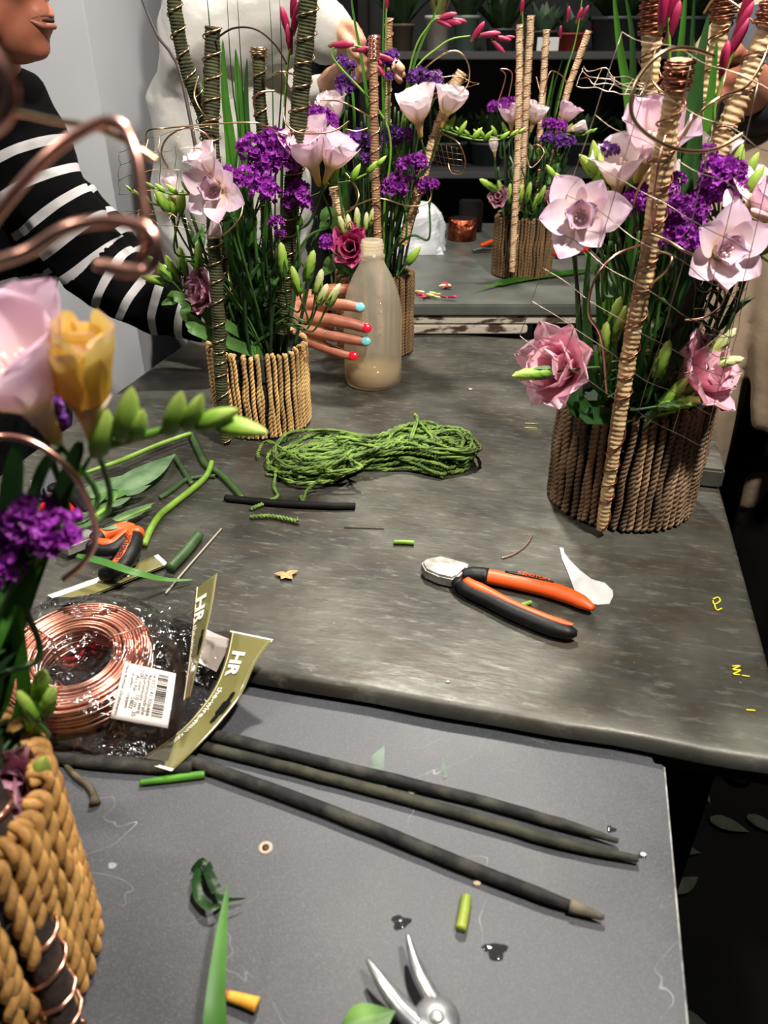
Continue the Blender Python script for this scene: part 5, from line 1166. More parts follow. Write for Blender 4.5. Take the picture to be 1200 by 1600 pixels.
blades(E_, [([(20, 1150), (30, 960), (60, 880), (90, 850)], .325, .010), ([(0, 1100), (10, 960), (40, 860)], .33, .009), ([(40, 900), (90, 800), (150, 700)], .335, .006), ([(-10, 1000), (20, 760), (30, 690)], .335, .014), ([(10, 1000), (60, 760), (100, 700)], .335, .012), ([(20, 1000), (110, 740), (130, 690)], .335, .012)], 'green stalk leaves under the large freesias')
cw = 'thick copper wire curl springing from the basket with bare branch post'
wire('copper_curl', 'thick copper wire arch before the striped shoulder', [(-60, 420, .24), (0, 330, .245), (80, 240, .25), (150, 195, .255), (190, 198, .255), (212, 240, .25), (222, 300, .245), (228, 370, .24), (205, 425, .24), (150, 412, .245)], .0019, M_copd)
wire('copper_curl', 'thick copper wire hook before the striped sleeve', [(-40, 420, .22), (40, 395, .225), (110, 355, .225), (180, 345, .225), (232, 360, .222), (245, 395, .22), (225, 425, .22), (160, 415, .22)], .0019, M_copd)
wire('copper_curl', 'thick copper wire bend before the neck of the striped person', [(-30, 60, .20), (5, 110, .20), (16, 150, .20), (0, 190, .20), (-40, 215, .20)], .0021, M_copd)
wire('copper_curl', 'thinner copper strand crossing behind the thick curl', [(-20, 205, .30), (20, 178, .30), (80, 188, .30), (150, 200, .30), (205, 225, .31), (245, 252, .31)], .0012, M_gold)
wire('copper_curl', 'copper wire arch bending over the purple statice', [(-40, 690, .30), (10, 682, .30), (60, 695, .30), (110, 735, .30), (140, 790, .305), (150, 840, .31), (130, 880, .31), (100, 905, .315)], .0016, M_copd)

# ------------------------------------------------------------------ cut stems and leaves on the zinc
def cut(label, pts, z, r, m, name='cut_stem', cat='stem'):
    P = cr([at(x, y, z if not isinstance(z, (list, tuple)) else z[i]) for i, (x, y) in enumerate(pts)], 8)
    b = MB().tube(P, r, 8); o = b.build(name, m)
    return tag(o, label, cat)
M_cutl = mat('cut_stem_light', (126, 164, 56), .5, 0, (96, 132, 44), 40)
M_cutd = mat('cut_stem_dark', (62, 92, 46), .5, 0, (44, 66, 34), 40)
cut('long knobbly light green stem pointing at the moss-post basket', [(130, 740), (165, 728), (200, 715), (250, 694), (298, 677)], ZT+.012, [.0022, .003, .0034, .0034, .003], M_cutl)
cut('thick dark green forked stem beside the moss-post basket', [(298, 678), (312, 708), (322, 726), (346, 742), (364, 760), (379, 778)], ZT+.005, [.0042, .0046, .0046, .0044, .0036], M_cutd)
cut('curved bright green stem with clean cut end', [(331, 722), (322, 744), (298, 766), (270, 788), (250, 805), (236, 826), (225, 851)], [ZT+.012, ZT+.010, ZT+.007, ZT+.005, ZT+.005, ZT+.005, ZT+.005], [.0034, .0038, .004, .004, .004], M_cutl)
cut('brownish stem standing under the forked stem', [(272, 712), (285, 732), (300, 756)], ZT+.004, [.0036, .0036], M_cutd)
cut('dark side stem crossing the curved stem', [(336, 744), (312, 745), (290, 750), (270, 765), (250, 778)], ZT+.0035, [.0028, .003, .003], M_cutd)
cut('stout dark green cut stalk next to the long header card', [(311, 836), (290, 862), (265, 888)], ZT+.0065, [.0058, .006, .006], M_cutd)
for i, (pts, lb) in enumerate((([(120, 830), (160, 800), (200, 778)], 'thin stem under the leaves, level with the red secateurs'), ([(128, 818), (170, 790), (185, 770)], 'thin stem with buds under the broad leaves'), ([(150, 835), (190, 812), (236, 792)], 'thin pale stem lying over the orange grip'))):
    cut(lb, pts, ZT+.014, [.0018, .002, .0016], M_cutl)
def leaf_thing(label, x0, y0, x1, y1, w_, z, m, lift=0, droop=.05):
    p = at(x0, y0, z); q = at(x1, y1, z+lift); d = q-p; b = MB()
    leafpatch(b, p, d, d.length, w_, V((0, 0, 1)), droop, -.12, 10, 6)
    for i, v in enumerate(b.v): b.v[i] = (v[0], v[1], max(v[2]+.002*mnoise.noise((v[0]*60, v[1]*60, 0)), z-.004+.001))
    return tag(b.build('fallen_leaf', m), label, 'leaf')
M_lgrey = mat('greyish_leaf', (118, 146, 108), .5, 0, (84, 116, 76), 40, rand=.1, transl=.15)
leaf_thing('broad grey-green leaf pointing at the forked stem', 182, 764, 274, 706, .045, ZT+.016, M_lgrey)
leaf_thing('second broad grey-green leaf lying under the first', 128, 775, 196, 738, .036, ZT+.012, M_lgrey)
leaf_thing('narrow green leaf lying over the orange cutters', 178, 812, 242, 782, .020, ZT+.016, M_lgrey)
leaf_thing('small curled green leaf next to the secateurs', 128, 800, 190, 780, .022, ZT+.014, M_leaf)
leaf_thing('small pointed green leaf on the stem pile', 150, 775, 214, 762, .022, ZT+.017, M_leaf)
tag(link('grass_leaf', blade_mesh(cr([at(120, 868, ZT+.030), at(160, 878, ZT+.030), at(208, 894, ZT+.026), at(260, 906, ZT+.010), at(302, 906, ZT+.003)], 7), .008, V((0, -.3, 1)), m=M_blade)), 'long green grass blade lying across the black-gripped cutter', 'leaf')
for i_, (x0, y0, x1, y1, w_, lb) in enumerate(((170, 790, 206, 772, .016, 'narrow leaf tip across the thin stems'), (136, 790, 168, 770, .015, 'small leaf half under the broad leaves'), (196, 772, 236, 756, .014, 'slim leaf beside the broad grey-green leaf'), (110, 815, 150, 800, .014, 'slim leaf before the red secateurs'), (160, 826, 200, 812, .012, 'tiny leaf over the cutters handle'))):
    leaf_thing(lb, x0, y0, x1, y1, w_, ZT+.019+.001*i_, M_leaf if i_ % 2 else M_lgrey)
for k, (x, y) in enumerate(((150, 792), (160, 800), (142, 806), (170, 796), (156, 812))):
    p = at(x, y, ZT+.012); b = MB().ball(p, .004, 8, 6); tag(b.build('green_berry_bud', M_cutl), 'tiny round green bud on the stem pile', 'bud', 'tiny buds on the stem pile')
cut('pale thin dry stalk on the zinc beside the coil bag', [(346, 826), (318, 858), (290, 890), (259, 927)], ZT+.0018, .0011, mat('dry_stalk', (156, 150, 136), .6), 'dry_stalk', 'stalk')
# scraps
o = cut('short green stem offcut alone on the bare zinc', [(615, 847), (630, 847), (647, 848)], ZT+.003, .0026, M_cutl)
cut('tiny green stem offcut between the cutter handles', [(811, 946), (820, 944), (830, 941)], ZT+.003, [.0018, .0024, .0022], M_cutl)
cut('green cut stem lying on slate before the packet', [(219, 1223), (265, 1217), (320, 1210)], ZB+.0034, [.0022, .003, .0032], mat('stem_cut_bright', (88, 150, 40), .4, 0, (66, 120, 34), 40))
cut('yellow-green stem stub on slate near the needle-nose pliers', [(729, 1401), (725, 1425), (720, 1452)], ZB+.0042, [.0036, .0038, .0038], mat('stub_green', (160, 172, 62), .5, 0, (120, 138, 50), 40))
cut('brown dried twig with knobbed end on slate', [(102, 1194), (118, 1212), (138, 1228), (146, 1242), (148, 1256)], ZB+.003, [.0018, .0026, .0026, .0026, .0046], mat('dried_twig', (58, 52, 40), .7, 0, (92, 80, 56), 60, bump=.5), 'dried_twig', 'twig')
cut('bent bit of pale copper wire on the zinc', [(784, 872), (800, 867), (816, 857), (826, 846), (831, 835)], ZT+.0018, .0011, mat('tarnished_wire', (196, 164, 148), .3, .8), 'wire_offcut', 'wire')
cut('thin dark needle of bark on the zinc', [(538, 824), (568, 825), (600, 826)], ZT+.001, .0006, M_ndark, 'bark_sliver', 'sliver')
poly = [(874, 857), (880, 857), (882, 866), (892, 879), (906, 893), (924, 906), (945, 912), (957, 924), (958, 932), (952, 944), (934, 946), (910, 941), (897, 922), (886, 893), (878, 874)]
b = MB(); b.prism([at(x, y, ZT+.0008)+V((0, 0, .0010*mnoise.noise((x*.06, y*.06, 0)))) for x, y in poly], (0, 0, .0012)); tag(b.build('paper_scrap', mat('white_scrap', (178, 178, 178), .7), smooth=False), 'torn white scrap beside the cutters', 'scrap')
t = thing('dried_bract', 'small dry tan four-lobed bract on the zinc', 'dried flower', at(447, 898, ZT))
M_brc = mat('dry_tan', (196, 158, 108), .7, 0, (150, 112, 70), 80)
for (x, y) in ((430, 896), (440, 904), (464, 892), (456, 904)):
    b = MB(); p = at(447, 898, ZT+.003); q = at(x, y, ZT+.003); leafpatch(b, p, q-p, (q-p).length*1.1, .008, V((0, 0, 1)), 0, .1, 6, 4); b.build('lobe', M_brc, t)
bits = [(735, 608, ZT, .0035, (210, 190, 170)), (899, 446, ZF, .003, (190, 190, 180)), (985, 1340, ZB, .0028, (200, 200, 200)), (1005, 1335, ZB, .0025, (210, 210, 210)), (745, 1380, ZB, .003, (200, 180, 150)), (700, 1065, ZT, .002, (200, 190, 160))]
for i, (x, y, z, r, c_) in enumerate(bits):
    b = MB().ball(at(x, y, z+r*.35), (r, r*.7, r*.35), 7, 5); tag(b.build('crumb', mat('crumb_%d' % i, c_, .7)), ['pale crumb behind the rope hank', 'pale crumb on the back table', 'pale crumb at the stick tips', 'second pale crumb at the greenish stick tip', 'tan crumb below the lowest stick', 'pale crumb on the front edge of the zinc'][i], 'crumb')
# twisted leaf, green sword leaf, yellow stem end, water drops on slate
t = thing('twisted_leaf', 'curled dark green leaf shred on slate', 'leaf', at(325, 1390, ZB))
for pts, w_ in (([(312, 1355), (306, 1380), (312, 1405), (330, 1418), (352, 1410)], .007), ([(318, 1350), (330, 1375), (340, 1395), (350, 1408), (385, 1404)], .008), ([(330, 1350), (322, 1362), (314, 1372)], .006), ([(300, 1362), (316, 1346), (326, 1362)], .005)):
    link('leaf_shred', blade_mesh(cr([at(x, y, ZB+.004+.005*abs(math.sin(i*1.7))) for i, (x, y) in enumerate(pts)], 6), w_, V((.5, -.4, .6)), m=M_bladed), t)
P = cr([at(352, 1800, ZB+.002), at(338, 1640, ZB+.020), at(337, 1560, ZB+.030), at(346, 1460, ZB+.036), at(356, 1383, ZB+.040)], 8)
tag(link('sword_leaf', blade_mesh(P, .0165, V((.1, -.5, 1)), wf=lambda v: max(.05, (1-v)**.75*1.15), fold=.12, m=M_blade)), 'upright bright green sword leaf tip raised over the slate', 'leaf')
t = thing('stem_end', 'orange-yellow cut stem end beside the sword leaf', 'stem', at(378, 1562, ZB))
MB().tube(cr([at(357, 1556, ZB+.005), at(378, 1562, ZB+.005), at(402, 1570, ZB+.005)], 6), [.0030, .0036, .0044], 9).build('stem', mat('orange_yellow', (236, 190, 70), .5, 0, (220, 150, 50), 60), t)
MB().tube(cr([at(357, 1556, ZB+.005), at(352, 1548, ZB+.007)], 4), [.0030, .0015], 7).build('tip', mat('red_tip', (170, 70, 60), .6), t)
leaf_thing('green leaf touching the needle-nose pliers', 540, 1608, 618, 1578, .024, ZB+.016, mat('leaf_fresh', (104, 150, 54), .45, 0, (70, 112, 40), 60, transl=.2))
M_water = bpy.data.materials.new('water_drop'); M_water.use_nodes = True
q = M_water.node_tree.nodes['Principled BSDF']; q.inputs['Base Color'].default_value = (.02, .02, .022, 1); q.inputs['Roughness'].default_value = .04; q.inputs['Alpha'].default_value = .75
for i, (x, y, r, lb) in enumerate(((774, 1486, .0072, 'round dark water drop near the yellow-green stub'), (626, 1441, .006, 'flat water drop at the needle-nose tip'), (955, 1296, .0035, 'small water drop by the dark stick tip'), (1003, 1337, .003, 'tiny water drop at the greenish stick tip'))):
    b = MB(); c0 = at(x, y, ZB); n = 18; prof = ((1, 0), (.9, .12), (.6, .2), (.01, .24)); vs = []; 
    for s_, hh in prof:
        for k in range(n):
            a = 2*PI*k/n; rr = r*s_*(1+.22*math.sin(3*a+i)+.12*math.sin(5*a)); vs.append(c0+V((rr*math.cos(a), rr*math.sin(a)*.8, hh*r*.55+.0002)))
    b._add(vs, [(j*n+k, j*n+(k+1) % n, (j+1)*n+(k+1) % n, (j+1)*n+k) for j in range(3) for k in range(n)]); tag(b.build('water_drop', M_water), lb, 'water drop')

# ------------------------------------------------------------------ things on the back table
M_bag = mat('white_plastic_bag', (232, 236, 240), .4, transl=.35, bump=.3, bscale=40)
bc_ = at(648, 398, ZF)
def bagf(u, v):
    a = 2*PI*u; b_ = PI*(.5*v); R = .084
    n1 = mnoise.noise((math.cos(a)*1.5, math.sin(a)*1.5, v*2))*.35+abs(mnoise.noise((math.cos(a)*4, math.sin(a)*4, v*4)))*.2
    r = R*(math.cos(b_)**.7 if v < 1 else 0)*(1+n1); return V((bc_.x+r*1.05*math.cos(a), bc_.y+.05+r*.7*math.sin(a), ZF+.001+.100*math.sin(b_)*(1+n1*.4)))
tag(MB().patch(bagf, 36, 18).build('plastic_bag', M_bag, smooth=False), 'crumpled white plastic bag on the back table', 'bag')
def roll(): 
    c = at(725, 382, ZF); c.y += .06; t = thing('copper_foil_roll', 'roll of shiny copper foil beside the white plastic bag', 'foil roll', V((c.x, c.y, ZF)))
    b = MB(); b.lathe([(.028, 0), (.036, .001), (.036, .05), (.028, .05)], 26, (c.x, c.y, ZF+.0005)); b.build('foil', mat('copper_foil', (206, 116, 84), .3, 1.0, (120, 50, 36), 60, bump=1.0, bscale=70, dist=.01), t)
    MB().lathe([(.018, 0), (.028, 0), (.028, .052), (.018, .052)], 20, (c.x, c.y, ZF+.0005)).build('core', M_dark, t)
roll()
bevel_box('dark_box', (.06, .05, .075), Matrix.Translation((at(742, 378, ZF).x, at(742, 378, ZF).y+.14, ZF+.038)), M_dark, None, .004); tag(bpy.data.objects['dark_box'], 'small black box behind the copper foil roll', 'box')
def hook(name, label, pts, r, m, cat):
    P = cr([at(*p) for p in pts], 6); tag(MB().tube(P, r, 8, flat=.7, flatn=(0, 0, 1)).build(name, m), label, cat)
hook('orange_tool_handle', 'orange tool handle beside the pale-post basket', [(752, 384, ZF+.008), (768, 378, ZF+.010), (782, 376, ZF+.008)], [.006, .008, .006], M_oran, 'tool')
hook('grey_cutter', 'grey metal tool lying before the copper foil roll', [(738, 392, ZF+.006), (752, 389, ZF+.008), (768, 390, ZF+.006)], [.004, .008, .004], mat('tool_grey', (96, 98, 100), .4, .6), 'tool')
hook('red_tool', 'bright red tool handle behind the pale-post basket', [(868, 398, ZF+.010), (890, 392, ZF+.012), (920, 390, ZF+.010)], [.009, .011, .009], mat('red_tool', (200, 16, 24), .35), 'tool')
t = thing('bud_offcuts', 'fallen pile of pink gladiolus buds on the back table', 'flower bud', at(675, 460, ZF))
rr = random.Random(4)
for k in range(26):
    x, y = (rr.gauss(672, 16), rr.gauss(459, 4)) if k < 19 else (rr.gauss(690, 8), rr.gauss(446, 2))
    p = at(x, y, ZF+.003+rr.random()*.005); a = V((rr.choice((-1, 1))*rr.uniform(.6, 1), rr.uniform(-.6, .6), rr.uniform(0, .15)))
    link('bud', BUD['glad'] if rr.random() < .7 else BUD['pale'], t, M=axisM(p-a.normalized()*.008, a, rr.uniform(.014, .024), rr.uniform(0, 6)))
P = cr([at(738, 456, ZF+.004), at(770, 446, ZF+.006), at(820, 435, ZF+.006), at(890, 426, ZF+.006), at(930, 422, ZF+.004)], 8)
tag(link('sword_leaf', blade_mesh(P, .022, V((0, -.2, 1)), wf=lambda v: max(.05, min(1, v*3))*(.3+.7*v if v < .3 else 1)*(1 if v < .8 else max(.1, (1-v)*5)), fold=.1, m=M_blade)), 'long green sword leaf lying flat on the back table', 'leaf')

# ------------------------------------------------------------------ floor: fallen leaves and a dark bucket
M_fl = mat('floor_leaf', (40, 46, 34), .9, 0, (26, 30, 22), 40)
for i, (x, y, a_, s_) in enumerate(((1140, 1290, .4, .075), (1068, 1328, .2, .065), (1072, 1382, -.5, .065), (1195, 1290, .7, .07), (1085, 1600, .5, .07), (1100, 1240, 1.4, .05))):
    p = at(x, y, .012); b = MB(); d = V((math.cos(a_), -math.sin(a_), 0)); leafpatch(b, p-d*s_*.5, d, s_, s_*.45, V((0, 0, 1)), 0, .12, 8, 4)
    tag(b.build('fallen_leaf', M_fl), 'dull green leaf fallen on the dark floor', 'leaf', 'leaves on the dark floor')
# ------------------------------------------------------------------ people
def skin(name, col, col2): return mat(name, col, .5, 0, col2, 12, sss=.12, bump=.08, bscale=300, dist=.0008)
M_sk1 = skin('warm_skin', (186, 118, 92), (160, 94, 72)); M_sk2 = skin('light_skin', (214, 164, 136), (198, 142, 112))
M_lip = mat('lips', (150, 92, 74), .5); M_hairb = mat('brown_hair', (74, 48, 34), .6, 0, (44, 28, 20), 80, bump=.6); M_hairg = mat('grey_hair', (120, 112, 104), .6, 0, (84, 78, 72), 80, bump=.6)
M_eye = mat('eye_white', (224, 220, 214), .25); M_iris = mat('dark_iris', (50, 34, 24), .2)
def head_shapes(c, f, s=1.0):
    """ellipsoids for a head centred at c looking along f (horizontal-ish)"""
    f = V(f).normalized(); l = V((0, 0, 1)).cross(f).normalized(); u = f.cross(l)
    R = Matrix((f, l, u)).transposed(); W = lambda x, y, z: V(c)+(f*x+l*y+u*z)*s
    e = lambda x, y, z, a, b, d: ('e', W(x, y, z), (a*s, b*s, d*s), R)
    sh = [e(-.012, 0, .022, .096, .076, .094), e(.010, 0, -.02, .074, .066, .085), e(.034, 0, -.072, .046, .044, .044), e(.058, 0, -.094, .022, .022, .017), e(.072, 0, -.055, .020, .026, .012), e(.070, 0, -.071, .019, .024, .010), e(.066, 0, -.064, .016, .030, .020),
          e(.086, 0, -.014, .016, .013, .022), e(.092, 0, -.022, .014, .013, .010), e(.076, 0, .006, .012, .010, .026), e(.060, .034, -.022, .024, .022, .02), e(.060, -.034, -.022, .024, .022, .02), e(.062, 0, .042, .028, .054, .024),
          e(.010, .052, -.055, .040, .014, .034), e(.010, -.052, -.055, .040, .014, .034), e(-.008, .076, -.008, .018, .008, .028), e(-.008, -.076, -.008, .018, .008, .028)]
    return sh, W, R
def head_extras(t, W, R, s, hair, lipmat):
    b = MB()
    for zz, th in ((-.0572, .0032), (-.0688, .0042)):
        b.tube(cr([W(.070, .026, -.063), W(.082, .016, zz), W(.0885, 0, zz), W(.082, -.016, zz), W(.070, -.026, -.063)], 6), [.0015*s, th*s, th*s*.9, th*s, .0015*s], 8)
    b.build('lips', lipmat, t)
    MB().tube(cr([W(.068, .025, -.063), W(.083, .014, -.0628), W(.0885, 0, -.0628), W(.083, -.014, -.0628), W(.068, -.025, -.063)], 6), [.0005, .0022*s, .0028*s, .0022*s, .0005], 6).build('mouth_gap', mat('mouth_dark', (40, 16, 14), .6), t)
    for sd in (-1, 1):
        MB().ball(W(.070, sd*.031, .012), .0125*s, 12, 8).build('eye', M_eye, t); MB().ball(W(.0805, sd*.031, .012), .0045*s, 8, 6).build('iris', M_iris, t)
        MB().tube(cr([W(.070, sd*.014, .032), W(.076, sd*.030, .038), W(.064, sd*.048, .032)], 5), [.0015*s, .003*s, .0015*s], 6).build('eyebrow', hair, t)
def hairmesh(t, W, R, s, m, long=False):
    sh = [('e', W(-.030, 0, .045), (.100*s, .088*s, .092*s), R), ('e', W(.022, 0, .098), (.062*s, .066*s, .034*s), R), ('e', W(-.058, 0, -.02), (.062*s, .082*s, .085*s), R)]
    if long: sh += [('e', W(-.06, .05, -.12), (.05*s, .04*s, .14*s), R), ('e', W(-.06, -.05, -.12), (.05*s, .04*s, .14*s), R)]
    fuse('hair', sh, .006, m, t, 3)
def striped(name, dark, light, period, width):
    m = mat(name, dark, .95, bump=.25, bscale=500, dist=.0008, spec=.1); nt = m.node_tree; N = nt.nodes; L = nt.links
    at_ = N.new('ShaderNodeAttribute'); at_.attribute_name = 'stripe'
    d = N.new('ShaderNodeMath'); d.operation = 'DIVIDE'; d.inputs[1].default_value = period; L.new(at_.outputs['Fac'], d.inputs[0])
    fr = N.new('ShaderNodeMath'); fr.operation = 'FRACT'; L.new(d.outputs[0], fr.inputs[0])
    lt = N.new('ShaderNodeMath'); lt.operation = 'LESS_THAN'; lt.inputs[1].default_value = width; L.new(fr.outputs[0], lt.inputs[0])
    gt = N.new('ShaderNodeMath'); gt.operation = 'GREATER_THAN'; gt.inputs[1].default_value = 0; L.new(at_.outputs['Fac'], gt.inputs[0])
    mu = N.new('ShaderNodeMath'); mu.operation = 'MULTIPLY'; L.new(lt.outputs[0], mu.inputs[0]); L.new(gt.outputs[0], mu.inputs[1])
    mx = N.new('ShaderNodeMix'); mx.data_type = 'RGBA'; mx.inputs[6].default_value = lin(dark); mx.inputs[7].default_value = lin(light); L.new(mu.outputs[0], mx.inputs[0]); L.new(mx.outputs[2], N['Principled BSDF'].inputs['Base Color']); return m
def relaxed_hand(wr, d, palm, thumb):
    """palm and five slightly curled fingers from wrist wr along d; palm = palm normal, thumb = side of the thumb"""
    d = V(d).normalized(); p = V(palm); p = (p-d*p.dot(d)).normalized(); s_ = V(thumb); s_ = (s_-d*s_.dot(d)-p*s_.dot(p)).normalized(); sh = []
    for k, (L, r) in enumerate(((.070, .0092), (.078, .0094), (.072, .0090), (.058, .0080))):
        o = s_*(.028-.0185*k); kn = wr+d*(.088-.004*abs(k-1))+o; a = kn+d*L*.45+p*.008; b = a+d*L*.30+p*.014; c = b+d*L*.16+p*.016
        sh += [('c', wr+o*.5+d*.01, kn, .0150, .0115), ('c', kn, a, r*1.1, r), ('c', a, b, r, r*.92), ('c', b, c, r*.92, r*.78)]
    t0 = wr+d*.022+s_*.022; t1 = wr+d*.055+s_*.048+p*.012; t2 = t1+d*.030+s_*.010+p*.008
    return sh+[('c', wr+d*.012+s_*.010, t0, .016, .0150), ('c', t0, t1, .0145, .0115), ('c', t1, t2, .011, .0085)]
def shoes(t, x, y, dirv, gap, m):
    d = V(dirv).normalized(); q = V((-d.y, d.x, 0))
    for sgn in (-1, 1):
        c = V((x, y, 0))+q*(gap*sgn); fuse('shoe', [('c', c-d*.06+V((0, 0, .045)), c+d*.16+V((0, 0, .034)), .045, .033), ('c', c-d*.05+V((0, 0, .05)), c-d*.045+V((0, 0, .10)), .042, .046)], .007, m, t, 3)
# --- woman in striped sweater, hand round the bottle
def striped_person():
    t = thing('person', 'person in black and white striped sweater, one hand reaching round the bottle', 'person', (-.72, 1.33, 0))
    hc = V((-.522, 1.205, 1.470)); sh, W, R = head_shapes(hc, (1, -.10, -.04))
    armp = [aty(8, 175, 1.27), aty(75, 310, 1.255), aty(150, 415, 1.25), aty(230, 470, 1.245), V((-.285, 1.24, 1.000)), V((-.185, 1.226, 1.003))]
    armr = [.066, .064, .056, .047, .040, .028]
    far = [V((-.645, 1.44, 1.215)), V((-.535, 1.45, 1.10)), V((-.44, 1.42, 1.00)), V((-.34, 1.36, .975)), V((-.27, 1.31, .975))]
    farr = [.062, .056, .048, .040, .03]
    hip = V((-.76, 1.34, .86)); waist = V((-.735, 1.335, 1.0)); chest = V((-.675, 1.335, 1.14)); nk = V((-.60, 1.29, 1.27)); skb = V((-.555, 1.235, 1.37))
    # continuous body: head, neck, trunk, both arms, near hand with five fingers
    body = sh+[('c', nk, skb, .052, .050), ('c', waist, chest, .10, .115), ('c', hip, waist, .125, .10), ('c', chest, nk, .10, .055)]
    for P, Rr in ((armp, armr), (far, farr)):
        for i in range(len(P)-1): body.append(('c', P[i], P[i+1], Rr[i]*.72, Rr[i+1]*.72))
        body.append(('c', chest, P[0], .10, Rr[0]*.72))
    for dy in (-.08, .08): body += [('c', hip+V((0, dy, 0)), V((-.75, 1.34+dy, .48)), .085, .058), ('c', V((-.75, 1.34+dy, .48)), V((-.77, 1.34+dy, .09)), .056, .040), ('c', V((-.77, 1.34+dy, .045)), V((-.64, 1.33+dy, .035)), .04, .032)]
    fuse('body', body, .006, M_sk1, t, 4)
    hand = []
    wr = V((-.185, 1.226, 1.003))
    K = [V((-.112, 1.182, 1.034)), V((-.106, 1.170, 1.016)), V((-.108, 1.168, .996)), V((-.116, 1.174, .978))]
    tips = [[V((-.082, 1.160, 1.041)), V((-.056, 1.152, 1.041)), V((-.036, 1.1485, 1.038))],
            [V((-.074, 1.150, 1.018)), V((-.048, 1.1465, 1.014)), V((-.027, 1.1445, 1.008))],
            [V((-.076, 1.150, .994)), V((-.050, 1.1465, .990)), V((-.028, 1.1445, .987))],
            [V((-.088, 1.157, .972)), V((-.066, 1.151, .966)), V((-.048, 1.149, .962))]]
    hand += [('c', armp[4], wr, .027, .024)]
    for k, tp, r in zip(K, tips, (.0096, .0098, .0094, .0086)):
        hand += [('c', wr.lerp(k, .12), k, .0135, .0105), ('c', k, tp[0], r*1.12, r), ('c', tp[0], tp[1], r*.98, r*.90), ('c', tp[1], tp[2], r*.90, r*.78)]
    hand += [('e', wr.lerp((K[1]+K[2])/2, .55), (.040, .016, .028), Matrix.Rotation(-.6, 3, 'Z')), ('c', wr+V((.012, .008, .012)), V((-.120, 1.238, 1.030)), .014, .0125), ('c', V((-.120, 1.238, 1.030)), V((-.085, 1.258, 1.036)), .0115, .010), ('c', V((-.085, 1.258, 1.036)), V((-.055, 1.263, 1.036)), .010, .008)]
    h = fuse('hand', hand, .0021, M_sk1, t, 3)
    fuse('hand', [('c', far[3], far[4], .028, .024)]+relaxed_hand(far[4], (.30, -.93, .12), (.9, .3, 0), (0, 0, 1)), .0032, M_sk1, t, 3)
    teal = mat('teal_nail', (112, 190, 196), .2, coat=.8); red = mat('red_nail', (222, 18, 48), .2, coat=.8)
    for tp, m in zip(tips, (teal, red, teal, red)):
        d = (tp[2]-tp[1]).normalized(); nrm = V((0, -.86, .5)); nrm = (nrm-d*nrm.dot(d)).normalized(); c = tp[2]+d*.0005+nrm*.0058
        s_ = d.cross(nrm); b = MB()
        b.ball(c, (.0080, .0070, .0026), 12, 8, Matrix((d, s_, nrm)).transposed()); sub('fingernail', b.mesh('fingernail', m), h)
    # ring
    MB().tube([K[2].lerp(tips[2][0], .55)+(V((0, 1, 0))*math.cos(a)+V((0, 0, 1))*math.sin(a))*.0098 for a in [k*2*PI/20 for k in range(20)]], .0009, 5, True).build('finger_ring', mat('silver', (200, 200, 200), .2, 1), t)
    head_extras(t, W, R, 1, M_hairg, M_lip); hairmesh(t, W, R, 1, M_hairg)
    # sweater
    sw = [('c', hip+V((.01, 0, -.02)), waist, .15, .135), ('c', waist, chest, .135, .145), ('c', chest, nk+V((-.01, .02, -.02)), .12, .072)]
    for P, Rr in ((armp[:5], armr), (far, farr)):
        for i in range(len(P)-1): sw.append(('c', P[i], P[i+1], Rr[i], Rr[i+1]))
        sw.append(('c', chest+V((0, 0, .03)), P[0], .115, Rr[0]))
    lens = [0]
    for i in range(len(armp)-1): lens.append(lens[-1]+(armp[i+1]-armp[i]).length)
    lf = [0]
    for i in range(len(far)-1): lf.append(lf[-1]+(far[i+1]-far[i]).length)
    def near_seg(p, P, Ls):
        best = (9, 0)
        for i in range(len(P)-1):
            d = P[i+1]-P[i]; f = max(0, min(1, (p-P[i]).dot(d)/d.length_squared)); q = (p-P[i]-d*f).length
            if q < best[0]: best = (q, Ls[i]+f*d.length)
        return best
    def attr(p):
        q, s = near_seg(p, armp, lens); q2, s2 = near_seg(p, far, lf)
        if q < .082 and q <= q2+.01 and s > .01: return s-.055+.006*mnoise.noise((p.x*9, p.y*9, p.z*9))
        if q2 < .075 and s2 > .01: return s2-.04
        return (1.06-p.z) if p.z < 1.06 and p.z > .98 else -1
    fuse('sweater', sw, .006, striped('striped_knit', (4, 4, 5), (186, 184, 186), .042, .30), t, 5, attr, disp=lambda p: .007*(1-2*abs(mnoise.noise((p.x*14, p.y*14, p.z*18)))))
    MB().lathe([(.062, -.012), (.066, 0), (.062, .012), (.056, .004)], 24, nk+V((-.004, .004, .004)), Matrix.Rotation(.5, 3, 'Y')).build('neckband', M_blk, t)
    tr_ = [('c', hip+V((0, 0, -.06)), hip+V((0, 0, .06)), .168, .150)]
    for dy in (-.08, .08): tr_ += [('c', hip+V((0, dy*.8, -.03)), V((-.75, 1.34+dy, .48)), .135, .095), ('c', V((-.75, 1.34+dy, .48)), V((-.77, 1.34+dy, .10)), .082, .068)]
    fuse('trousers', tr_, .009, M_blk, t, 4)
    for dy in (-.08, .08): fuse('shoe', [('c', V((-.79, 1.34+dy, .042)), V((-.62, 1.33+dy, .036)), .042, .036)], .006, M_dark, t, 3)
    MB().prism([V((-.560, 1.165, 1.205)), V((-.548, 1.160, 1.205)), V((-.546, 1.159, 1.213)), V((-.554, 1.162, 1.210)), V((-.560, 1.165, 1.214))], (.001, -.004, 0)).build('chest_logo', mat('pale_logo', (170, 160, 162), .7), t, False)
striped_person()
